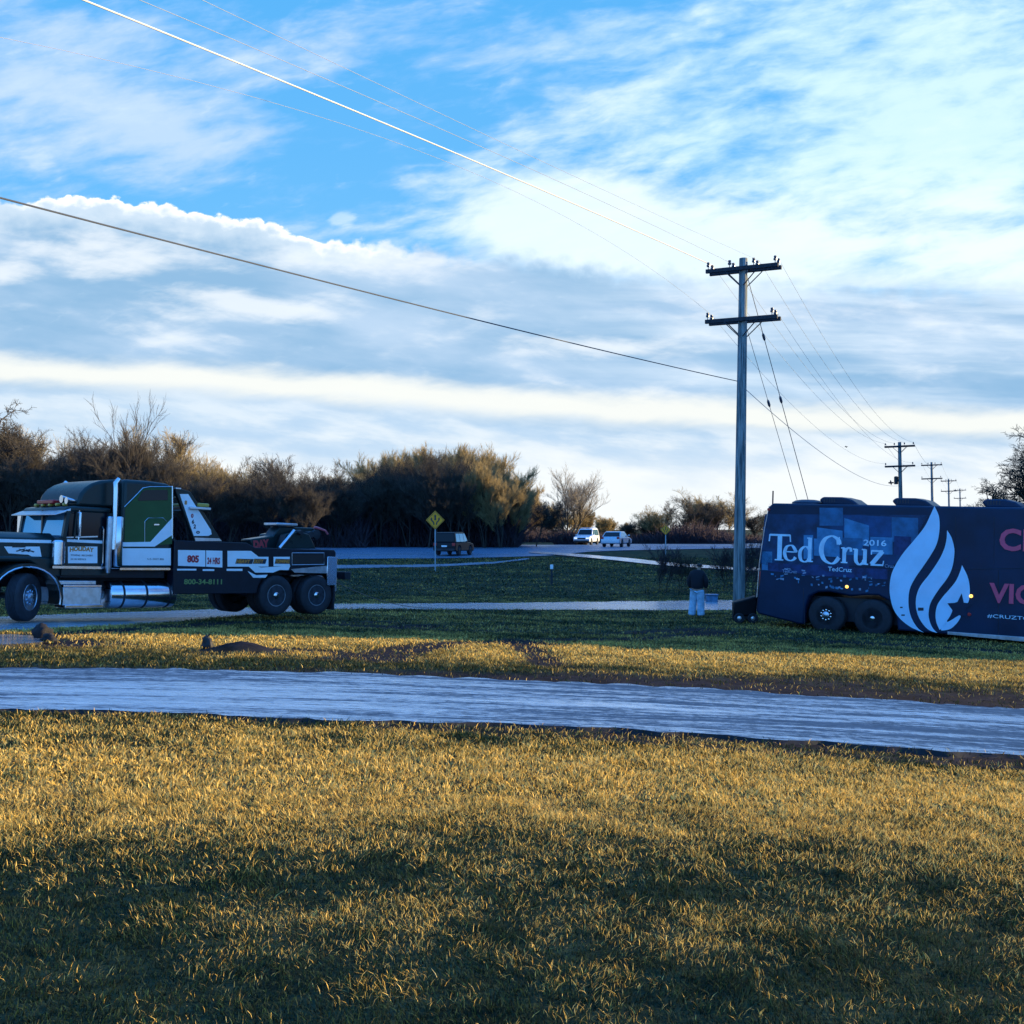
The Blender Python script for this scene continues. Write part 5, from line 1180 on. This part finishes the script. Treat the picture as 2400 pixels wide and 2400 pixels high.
# circumflex-like accent bar over the u is a wrap seam highlight; year and small lines
def btext(s, a, b, size, m, width=None, bold=0.0, lift=0.016, shear=0.0): return side_text(s, *B(a, b), size, m, BUS, ys-lift, near=-1, width=width, bold=bold, shear=shear)
btext('2016', 2024, 1278, 0.22, lett, B(2078,1278)[0]-B(2024,1278)[0], 0.004)
btext('TedCruz', 1941, 1338, 0.17, lett, B(1997,1338)[0]-B(1941,1338)[0], 0.002)
btext('TedCruz', 1834, 1342, 0.13, blues[4], 0.42); btext('Cruz', 2074, 1330, 0.13, blues[4], 0.24)
mag = mat('magenta_letter_ink', (0.66, 0.07, 0.15), 0.4, noise=0.1)
cap = lambda a, yt_, yb_: (B(a, yt_)[1] - B(a, yb_)[1]) / 0.72
btext('CRUZ', 2342, 1288, cap(2350, 1238, 1288), mag, None, 0.022)
btext('VICTORY', 2318, 1410, cap(2350, 1366, 1411), mag, None, 0.020)
btext('#CRUZTOVICTORY', 2314, 1447, 0.13, lett, 1.9)
# roof hatches (rear dome, three air-conditioning pods), antenna, lamps
rz_ = ztopb
MB().lathe([(0.46, -0.02), (0.44, 0.05), (0.34, 0.10), (0.18, 0.125), (0.001, 0.13)], 28, 'z', (B(1877,1182)[0], -0.70, rz_)).build('roof_dome', navy, BUS, smooth=True)
for a, b in ((1922, 2018), (2092, 2192), (2302, 2402), (2560, 2700)):
    x0, x1 = B(a, 1180, 0.9)[0], B(b, 1180, 0.9)[0]
    pod = MB().prism([(x0+0.12, rz_-0.02), (x0, rz_+0.12), (x0+0.10, rz_+0.205), (x0+0.55*(x1-x0), rz_+0.205), (x0+0.80*(x1-x0), rz_+0.14), (x1, rz_-0.02)], -1.0, -0.05).build('roof_air_conditioner', navy, BUS, bevel=0.045, segs=3)
    v_ = MB()
    for j in range(5): v_.box(x0+0.14+j*0.07, x0+0.17+j*0.07, -1.006, -1.0, rz_+0.06, rz_+0.17)
    v_.build('vent_grille', ink, pod)
MB().tube([(B(1811,1182,0.9)[0], -0.9, rz_-0.02), (B(1811,1182,0.9)[0], -0.9, rz_+0.36)], 0.022, 8).build('antenna', darkmetal, BUS)
def lamp(a, b, m=amber):
    x, z_ = B(a, b); MB().lathe([(0.035, ys-0.03), (0.042, ys-0.024), (0.046, ys-0.001)], 14, 'y', (x, 0, z_)).build('marker_lamp', m, BUS, smooth=True)
lamp(1985, 1375); lamp(2276, 1397); lamp(1802, 1194, redlens); lamp(2272, 1440, redlens)
MB().box(xt_bot-0.03, xt_bot+0.1, -1.1, 1.1, zt_bot+0.05, zt_bot+0.35).build('rear_bumper', ink, BUS, bevel=0.03)
for sy in (-1.0, 1.0): MB().box(xt_bot-0.0, xt_bot+0.08, sy-0.12, sy+0.12, zt_bot+0.5, zt_bot+1.2).build('tail_light', redlens, BUS, bevel=0.02)

# ------------------------------------------------------------------ wheeled cart at the pole
def cart():
    d = 33.0; p = ground(1746, d); e = empty('tool_cart'); e.location = p; e.rotation_euler = (0, 0, R(-6))
    MB().prism([(-0.36, 0.22), (0.30, 0.22), (0.33, 0.82), (-0.36, 0.62)], -0.3, 0.3).build('bin', mat('black_plastic', (0.004, 0.005, 0.008), 0.6, spec=0.2, noise=0.2), e, bevel=0.04)
    MB().tube([(0.30, -0.22, 0.5), (0.36, -0.22, 0.80), (0.34, -0.22, 1.02)], 0.022, 8).tube([(0.30, 0.22, 0.5), (0.36, 0.22, 0.80), (0.34, 0.22, 1.02)], 0.022, 8).build('handle', darkmetal, e, smooth=True)
    for x in (-0.20, 0.20):
        for sy in (-1, 1):
            t = MB().lathe([(0.06, -0.05), (0.13, -0.055), (0.155, -0.03), (0.155, 0.03), (0.13, 0.055), (0.06, 0.05)], 20).build('wheel', rubber, e, smooth=True); t.location = (x, sy*0.30, 0.155)
            MB().lathe([(0.065, sy*0.051), (0.03, sy*0.058), (0.001, sy*0.06)], 12).build('rim', alu, t, smooth=True)
    MB().tube([(-0.2, -0.3, 0.155), (-0.2, 0.3, 0.155)], 0.02).tube([(0.2, -0.3, 0.155), (0.2, 0.3, 0.155)], 0.02).box(-0.26, 0.26, -0.2, 0.2, 0.13, 0.23).build('undercarriage', darkmetal, e)
    tag(e, 'black wheeled tool cart with slanted lid between the pole foot and the bus tail', 'cart')
cart()

# ------------------------------------------------------------------ standing person
def skin(name, verts, edges, radii, m, parent, sub=2, root=0):
    me = bpy.data.meshes.new(name); me.from_pydata([tuple(v) for v in verts], edges, []); me.materials.append(m); o = link(name, me, parent)
    sk = o.modifiers.new('skin', 'SKIN'); sk.use_smooth_shade = True
    for i, r_ in enumerate(radii):
        r_ = r_ if isinstance(r_, tuple) else (r_, r_); me.skin_vertices[0].data[i].radius = r_
    me.skin_vertices[0].data[root].use_root = True
    sb = o.modifiers.new('sub', 'SUBSURF'); sb.levels = sub; sb.render_levels = sub
    return o
def person():
    e = empty('person'); e.location = ground(1634, 36.0); e.rotation_euler = (0, 0, R(-25))
    skinm = mat('skin_tone', (0.32, 0.18, 0.12), 0.6, noise=0.1); jean = mat('light_denim', (0.34, 0.52, 0.68), 0.85, noise=0.22, nscale=8, bump=0.3); hood_ = mat('black_fleece', (0.008, 0.009, 0.015), 0.95, noise=0.2)
    # body faces +y (away from the viewer); one continuous figure
    v = [(0,0,.95),(0,.02,1.15),(0,.06,1.35),(0.0,.10,1.46),(0.02,.14,1.53),(0.03,.18,1.62),(0.03,.17,1.70),
         (-.17,.08,1.40),(-.25,.06,1.15),(-.24,.16,.92),(-.23,.20,.84),(.17,.08,1.40),(.25,.06,1.15),(.23,.16,.92),(.22,.20,.84),
         (-.10,0,.88),(-.13,.02,.48),(-.17,-.03,.09),(-.18,.12,.04),(.10,0,.88),(.11,.03,.48),(.12,-.02,.09),(.13,.13,.04)]
    ed = [(0,1),(1,2),(2,3),(3,4),(4,5),(5,6),(2,7),(7,8),(8,9),(9,10),(2,11),(11,12),(12,13),(13,14),(0,15),(15,16),(16,17),(17,18),(0,19),(19,20),(20,21),(21,22)]
    ra = [(.15,.11),(.15,.11),(.17,.11),(.07,.07),(.055,.055),(.085,.10),(.07,.085),.065,.05,.04,.035,.065,.05,.04,.035,.10,.07,.045,.045,.10,.07,.045,.045]
    body = skin('person_body', v, ed, ra, skinm, e)
    # jeans: loose legs
    vj = [(0,0,1.0),(-.10,0,.80),(-.135,.01,.48),(-.17,-.02,.10),(-.175,-.01,.02),(.10,0,.80),(.12,.02,.48),(.125,-.01,.10),(.13,0,.02)]
    skin('jeans', vj, [(0,1),(1,2),(2,3),(3,4),(0,5),(5,6),(6,7),(7,8)], [(.20,.15),(.16,.15),(.135,.13),(.13,.13),(.135,.14),(.16,.15),(.135,.13),(.13,.13),(.135,.14)], jean, e)
    vh = [(0,.01,.84),(0,.02,1.10),(0,.05,1.34),(0.02,.13,1.52),(-.19,.07,1.37),(-.28,.05,1.14),(-.27,.14,.93),(.19,.07,1.37),(.28,.05,1.14),(.26,.14,.93)]
    skin('hooded_jacket', vh, [(0,1),(1,2),(2,3),(2,4),(4,5),(5,6),(2,7),(7,8),(8,9)], [(.235,.18),(.24,.18),(.215,.17),(.105,.11),.12,.10,.07,.12,.10,.07], hood_, e)
    vk = [(0.035,.15,1.60),(0.035,.17,1.68),(0.035,.165,1.735)]
    skin('hair', vk, [(0,1),(1,2)], [(.095,.10),(.105,.115),(.07,.08)], mat('dark_hair', (0.012,0.012,0.016), 0.8), e)
    for sx in (-.175, .13):
        MB().lathe([(0.001,-0.10),(0.045,-0.09),(0.055,0.0),(0.055,0.12),(0.04,0.19),(0.001,0.21)], 14, 'y', (sx,0.02,0.045)).build('shoe', mat('dark_shoe', (0.02,0.02,0.03), 0.6), e, smooth=True)
    # hands with fingers, relaxed in front of the thighs
    for s_ in (-1, 1):
        cx_, cy_, cz_ = s_*.225, .20, .84; vv = [(cx_, cy_-.01, cz_+.05), (cx_, cy_, cz_), (cx_, cy_+.01, cz_-.05)]; ee = [(0,1),(1,2)]; rr = [.026, (.036,.018), (.036,.018)]
        ho = skin('hand', vv, ee, rr, skinm, e, 1)
        for f in range(4):
            oy = (f-1.5)*0.017; ln = (0.062, 0.072, 0.068, 0.052)[f]
            MB().tube([(cx_, cy_+oy+.01, cz_-.055), (cx_-s_*.006, cy_+oy+.014, cz_-.055-ln*.5), (cx_-s_*.02, cy_+oy+.014, cz_-.055-ln)], [.009,.0085,.007], 6).build('finger', skinm, ho, smooth=True)
        MB().tube([(cx_, cy_+.03, cz_), (cx_-s_*.01, cy_+.055, cz_-.03), (cx_-s_*.015, cy_+.058, cz_-.06)], [.011,.010,.008], 6).build('thumb', skinm, ho, smooth=True)
    # face on the side turned away
    MB().lathe([(0.001, 0.0), (0.012, 0.005), (0.014, 0.02), (0.006, 0.04)], 8, 'y', (0.033, .262, 1.63)).build('nose', skinm, e, smooth=True)
    for sx in (-.033, .033): MB().lathe([(0.001,.24),(0.012,.255),(0.001,.262)], 8, 'y', (0.033+sx, 0, 1.655)).build('eye', white, e, smooth=True)
    MB().box(0.01, 0.056, .235, .262, 1.585, 1.594).build('mouth', mat('lips', (0.3,0.1,0.09), 0.5), e)
    for sx in (-.108, .108): MB().lathe([(0.001,-.02),(0.022,-.008),(0.026,.0),(0.022,.008),(0.001,.02)], 10, 'x', (0.033+sx, .17, 1.635)).build('ear', skinm, e, smooth=True)
    tag(e, 'person seen from behind in black jacket and loose light blue jeans', 'person')
person()

# ------------------------------------------------------------------ road signs
yel = mat('yellow_sign', (0.95, 0.34, 0.0), 0.45, noise=0.12, nscale=3)
galv = mat('galvanised_post', (0.30, 0.36, 0.42), 0.5, 0.4, noise=0.15)
def diamond(px_, d, yc_, half_px, label, rz=0.0, symbol=True, dim=1.0):
    p = ground(px_, d); cz_ = float(at(px_, yc_, d).z - p.z); s_ = half_px / FPX * d
    e = empty('warning_sign'); e.location = p; e.rotation_euler = (0, 0, rz)
    MB().box(-0.035, 0.035, 0.012, 0.05, -0.3, cz_ + s_*0.6).build('post', galv, e)
    b = MB().prism([(0, cz_-s_), (s_, cz_), (0, cz_+s_), (-s_, cz_)], -0.006, 0.010).build('sign_plate', yel, e, bevel=0.004)
    f = MB(); k_ = s_*0.92; k2 = s_*0.86
    out = [(0, cz_-k_), (k_, cz_), (0, cz_+k_), (-k_, cz_)]; inn = [(0, cz_-k2), (k2, cz_), (0, cz_+k2), (-k2, cz_)]
    for i in range(4): f.prism([out[i], out[(i+1)%4], inn[(i+1)%4], inn[i]], -0.010, -0.0065)
    f.build('border', ink, e)
    if symbol:
        g_ = MB()
        L = lambda pts, w, lift: [g_.add([(p_[0]*s_ , -0.010-lift, cz_+p_[1]*s_) for p_ in q_], [list(range(len(q_)))]) for q_ in pts]
        def stroke(a, w, lift):
            for i in range(len(a)-1):
                p_, q_ = Vector(a[i]), Vector(a[i+1]); dd = (q_-p_).normalized(); nn = Vector((-dd.y, dd.x))*w/2
                L([[p_+nn, q_+nn, q_-nn, p_-nn]], w, lift + i*0.0004)
        stroke([(-0.14,-0.50),(-0.16,-0.25),(-0.38,-0.02),(-0.40,0.12)], 0.13, 0.001); stroke([(0.14,-0.50),(0.16,-0.25),(0.38,-0.02),(0.40,0.12)], 0.13, 0.001)
        L([[(-0.52,0.08),(-0.28,0.08),(-0.40,0.32)]], 0, 0.002); L([[(0.02,-0.36),(0.26,-0.36),(0.14,-0.62)]], 0, 0.002) if False else None
        L([[(0.28,0.08),(0.52,0.08),(0.40,0.32)]], 0, 0.002)
        stroke([(0,0.05),(0,0.52)], 0.16, 0.003); L([[(-0.14,0.40),(0,0.62),(0.14,0.40)]], 0, 0.004)
        stroke([(-0.10,0.10),(0.0,0.0),(0.10,0.10)], 0.08, 0.005)
        g_.build('arrow_symbol', ink, e, fix=False)
    tag(e, label, 'road sign')
diamond(1020, 62, 1219, 22, 'larger yellow diamond road sign with black arrows beside the dark van', R(4))
diamond(1560, 78, 1242, 12, 'small dim yellow diamond sign against the dark thicket', R(-14))
def marker():
    p = ground(1293, 54); e = empty('marker_post'); e.location = p; MB().box(-0.05, 0.05, -0.02, 0.02, -0.1, 0.78).build('post', darkmetal, e)
    MB().box(-0.075, 0.075, -0.03, 0.028, 0.76, 0.98).build('reflector', white, e, bevel=0.01); tag(e, 'short dark marker post with white top in the ditch', 'marker post')
marker()
def box_():
    p = ground(1668, 44.5); e = empty('utility_box'); e.location = p; m_ = mat('pale_blue_plastic', (0.06, 0.15, 0.25), 0.5, noise=0.3)
    MB().box(-0.24, 0.22, -0.2, 0.2, -0.05, 0.26).build('cabinet', m_, e, bevel=0.04); MB().box(-0.27, 0.25, -0.23, 0.23, 0.261, 0.31).build('lid', m_, e, bevel=0.02)
    tag(e, 'low pale blue utility box in the ditch right of the person', 'utility box')
box_()

# ------------------------------------------------------------------ distant cars
def car(px_, d, heading, paint, label, kind='suv', lights=False, rack=False, pz=None):
    e = empty('car'); e.location = ground(px_, d) + Vector((0,0,0.045)); e.rotation_euler = (0, 0, heading)
    L, Wd = 4.7, 0.92; hb_ = 1.0 if kind != 'sedan' else 0.92; H = 1.78 if kind != 'sedan' else 1.46
    def arc(cx): return [(cx-0.42, 0.34), (cx-0.36, 0.58), (cx-0.18, 0.74), (cx+0.0, 0.78), (cx+0.18, 0.74), (cx+0.36, 0.58), (cx+0.42, 0.34)]
    fx, rx = 1.38, -1.36
    body = [(-L/2, 0.42), (-L/2-0.02, 0.72), (-L/2+0.05, hb_), (0.80, hb_+0.02), (1.35, hb_-0.02), (2.1, hb_-0.12), (L/2, 0.70), (L/2, 0.40), (2.1, 0.30)] + arc(fx)[::-1] + arc(rx)[::-1] + [(-2.15, 0.30)]
    MB().prism(body, -Wd, Wd).build('body', paint, e, bevel=0.06, segs=3)
    if kind == 'sedan': gh = [(-2.0, hb_), (-1.35, H-0.04), (-0.9, H), (0.15, H-0.01), (0.95, hb_+0.01)]
    else: gh = [(-L/2+0.04, hb_), (-2.12, H-0.06), (-1.95, H), (0.0, H), (0.28, H-0.05), (0.98, hb_+0.01)]
    k_ = len(gh); top = Wd*0.80; g_ = MB()
    wy = lambda z_: Wd*0.97 + (top - Wd*0.97)*(z_-hb_)/(H-hb_)
    g_.add([(x, -wy(z_), z_) for x, z_ in gh] + [(x, wy(z_), z_) for x, z_ in gh], [list(range(k_)), list(range(2*k_-1, k_-1, -1))] + [(i, k_+i, k_+(i+1)%k_, (i+1)%k_) for i in range(k_)])
    g_.build('cabin', paint, e, bevel=0.04)
    def inset(poly, t): c_ = (sum(p_[0] for p_ in poly)/len(poly), sum(p_[1] for p_ in poly)/len(poly)); return [(c_[0]+(x-c_[0])*t, c_[1]+(z_-c_[1])*t) for x, z_ in poly]
    for x0, x1 in ((-2.05, -1.15), (-1.08, -0.18), (-0.10, 0.72)) if kind != 'sedan' else ((-1.45, -0.75), (-0.68, -0.05), (0.02, 0.62)):
        zt_ = H-0.12; zl = hb_+0.05; s0 = 0.16 if x1 > 0.5 else 0.0
        pts = [(x0 + (0.14 if x0 < -1.4 else 0), zt_), (x0, zl), (x1, zl), (x1-(0.42 if x1 > 0.5 else 0), zt_)]
        for sg in (1, -1):
            w_ = MB(); w_.add([(x, sg*(wy(z_)+0.004), z_) for x, z_ in pts] + [(x, sg*(wy(z_)+0.012), z_) for x, z_ in pts], [(0,1,2,3), (7,6,5,4), (0,4,5,1), (1,5,6,2), (2,6,7,3), (3,7,4,0)]); w_.build('side_window', glassb, e)
    a, b = gh[-1], gh[-2]
    def cross(a, b, nm, off):
        w_ = MB(); lo_, hi_ = 0.12, 0.90; P1 = (a[0]+(b[0]-a[0])*lo_, a[1]+(b[1]-a[1])*lo_); P2 = (a[0]+(b[0]-a[0])*hi_, a[1]+(b[1]-a[1])*hi_)
        n_ = Vector((-(b[1]-a[1]), b[0]-a[0])).normalized()*off
        vs = []
        for q_ in (0.004, 0.012):
            for (x, z_) in (P1, P2):
                for sg in (-1, 1): vs.append((x+n_.x*q_/abs(off), sg*wy(z_)*0.9, z_+n_.y*q_/abs(off)))
        w_.add(vs, [(0,1,3,2),(4,6,7,5),(0,4,5,1),(2,3,7,6),(0,2,6,4),(1,5,7,3)]); w_.build(nm, glassd, e)
    cross(gh[-1], gh[-2], 'windscreen', -1); cross(gh[0], gh[1], 'rear_window', 1)
    for cx in (fx, rx):
        for sg in (1, -1):
            t = MB().lathe([(0.2,-0.11),(0.31,-0.115),(0.345,-0.08),(0.345,0.08),(0.31,0.115),(0.2,0.11)], 24).build('wheel', rubber, e, smooth=True); t.location = (cx, sg*0.83, 0.345)
            MB().lathe([(0.23, sg*0.10), (0.20, sg*0.12), (0.08, sg*0.10), (0.001, sg*0.11)], 18).build('rim', darkmetal, t, smooth=True)
    lm = mat('headlamp_glass', (0.8,0.85,0.9), 0.1, emit=((0.9,0.95,1.0), 0.35 if lights else 0.2)) if lights else mat('lamp_clear', (0.7,0.75,0.8), 0.1)
    for sg in (1, -1):
        MB().box(L/2-0.06, L/2+0.012, sg*0.66-0.17, sg*0.66+0.17, 0.66, 0.80).build('headlight', lm, e, bevel=0.02)
        MB().box(-L/2-0.028, -L/2+0.05, sg*0.76-0.13, sg*0.76+0.13, 0.74, 0.96).build('tail_light', redlens, e, bevel=0.02)
        MB().box(0.72, 0.86, sg*1.0-0.09, sg*1.0+0.09, 1.02, 1.14).build('door_mirror', paint, e, bevel=0.03)
    MB().box(L/2-0.02, L/2+0.014, -0.45, 0.45, 0.60, 0.78).build('grille', ink, e)
    MB().box(-L/2-0.05, -L/2+0.02, -0.85, 0.85, 0.36, 0.54).build('bumper', darkmetal if kind != 'sedan' else paint, e, bevel=0.02); MB().box(L/2-0.02, L/2+0.03, -0.85, 0.85, 0.32, 0.50).build('bumper', darkmetal if kind != 'sedan' else paint, e, bevel=0.02)
    MB().box(-L/2-0.030, -L/2-0.0, -0.22, 0.22, 0.66, 0.78).build('number_plate', white, e)
    if rack:
        r_ = MB()
        for sg in (1, -1): r_.tube([(-1.8, sg*0.62, H+0.0), (-1.7, sg*0.62, H+0.07), (0.0, sg*0.62, H+0.07), (0.1, sg*0.62, H)], 0.02, 6)
        for x in (-1.5, -0.3): r_.tube([(x, -0.62, H+0.09), (x, 0.62, H+0.09)], 0.02, 6)
        r_.build('roof_rack', alu, e)
    return tag(e, label, 'car')
pb_ = mat('black_car_paint', (0.003, 0.005, 0.010), 0.35, spec=0.2); pw_ = mat('white_car_paint', (0.72, 0.76, 0.80), 0.25, coat=0.6); ps_ = mat('silver_car_paint', (0.45, 0.52, 0.60), 0.25, 0.3, coat=0.6)
car(1064, 78, R(68), pb_, 'dark van driving away on the highway just right of the larger yellow sign', 'suv').scale = (0.68, 0.94, 0.92)
car(1375, 122, R(252), pw_, 'white sport utility car with roof rack coming along the highway', 'suv', True, True)
car(1445, 104, R(70), ps_, 'silver white hatchback on the highway right of the white roof rack car', 'sedan')

# ------------------------------------------------------------------ small things on the grass
def lump(px_, py_, w, h, label, name, cat, m, seed=1, parts=None):
    x, y = hit(px_, py_); r_ = random.Random(seed)
    bm = bmesh.new(); bmesh.ops.create_icosphere(bm, subdivisions=3, radius=1.0)
    for v in bm.verts:
        k_ = 1 + 0.22*math.sin(v.co.x*3.1+seed)*math.cos(v.co.y*2.7+seed*2) + 0.14*math.sin(v.co.z*5+seed) + r_.uniform(-0.16, 0.16)
        v.co = Vector((v.co.x*w*k_, v.co.y*w*0.8*k_, max(v.co.z, -0.6)*h*k_ + h*0.55))
    me = bpy.data.meshes.new(name); bm.to_mesh(me); bm.free(); me.materials.append(m); me.shade_smooth(); o = link(name, me); o.location = (x, y, float(tz(x, y)))
    return tag(o, label, cat)
mudm = mat('dark_wet_soil', (0.009, 0.008, 0.011), 0.9, noise=0.4, nscale=9, bump=0.8); bagm = mat('black_bag', (0.003, 0.003, 0.005), 0.6, noise=0.3, bump=0.5)
bag = lump(487, 1520, 0.10, 0.12, 'small black bag with knotted top lying on the gold grass strip left of the mound', 'bag', 'bag', bagm, 3)
MB().tube([(0.0,0,0.17),(0.01,0,0.21),(0.03,0.01,0.24)], [0.025,0.012,0.02], 8).build('knot', bagm, bag, smooth=True)
lump(502, 1528, 0.05, 0.05, 'small dark clod beside the black bag', 'soil_clod', 'clod', mudm, 5)
lump(97, 1496, 0.17, 0.17, 'dark heap of torn turf below the tow truck front wheel', 'turf_heap', 'soil heap', mudm, 7)
lump(115, 1503, 0.13, 0.08, 'lower dark clod at the right foot of the turf heap', 'turf_clod', 'clod', mudm, 9)
lump(1120, 1470, 0.04, 0.03, 'tiny pale stone lying on the green verge in the middle', 'stone', 'stone', white, 2) if False else None
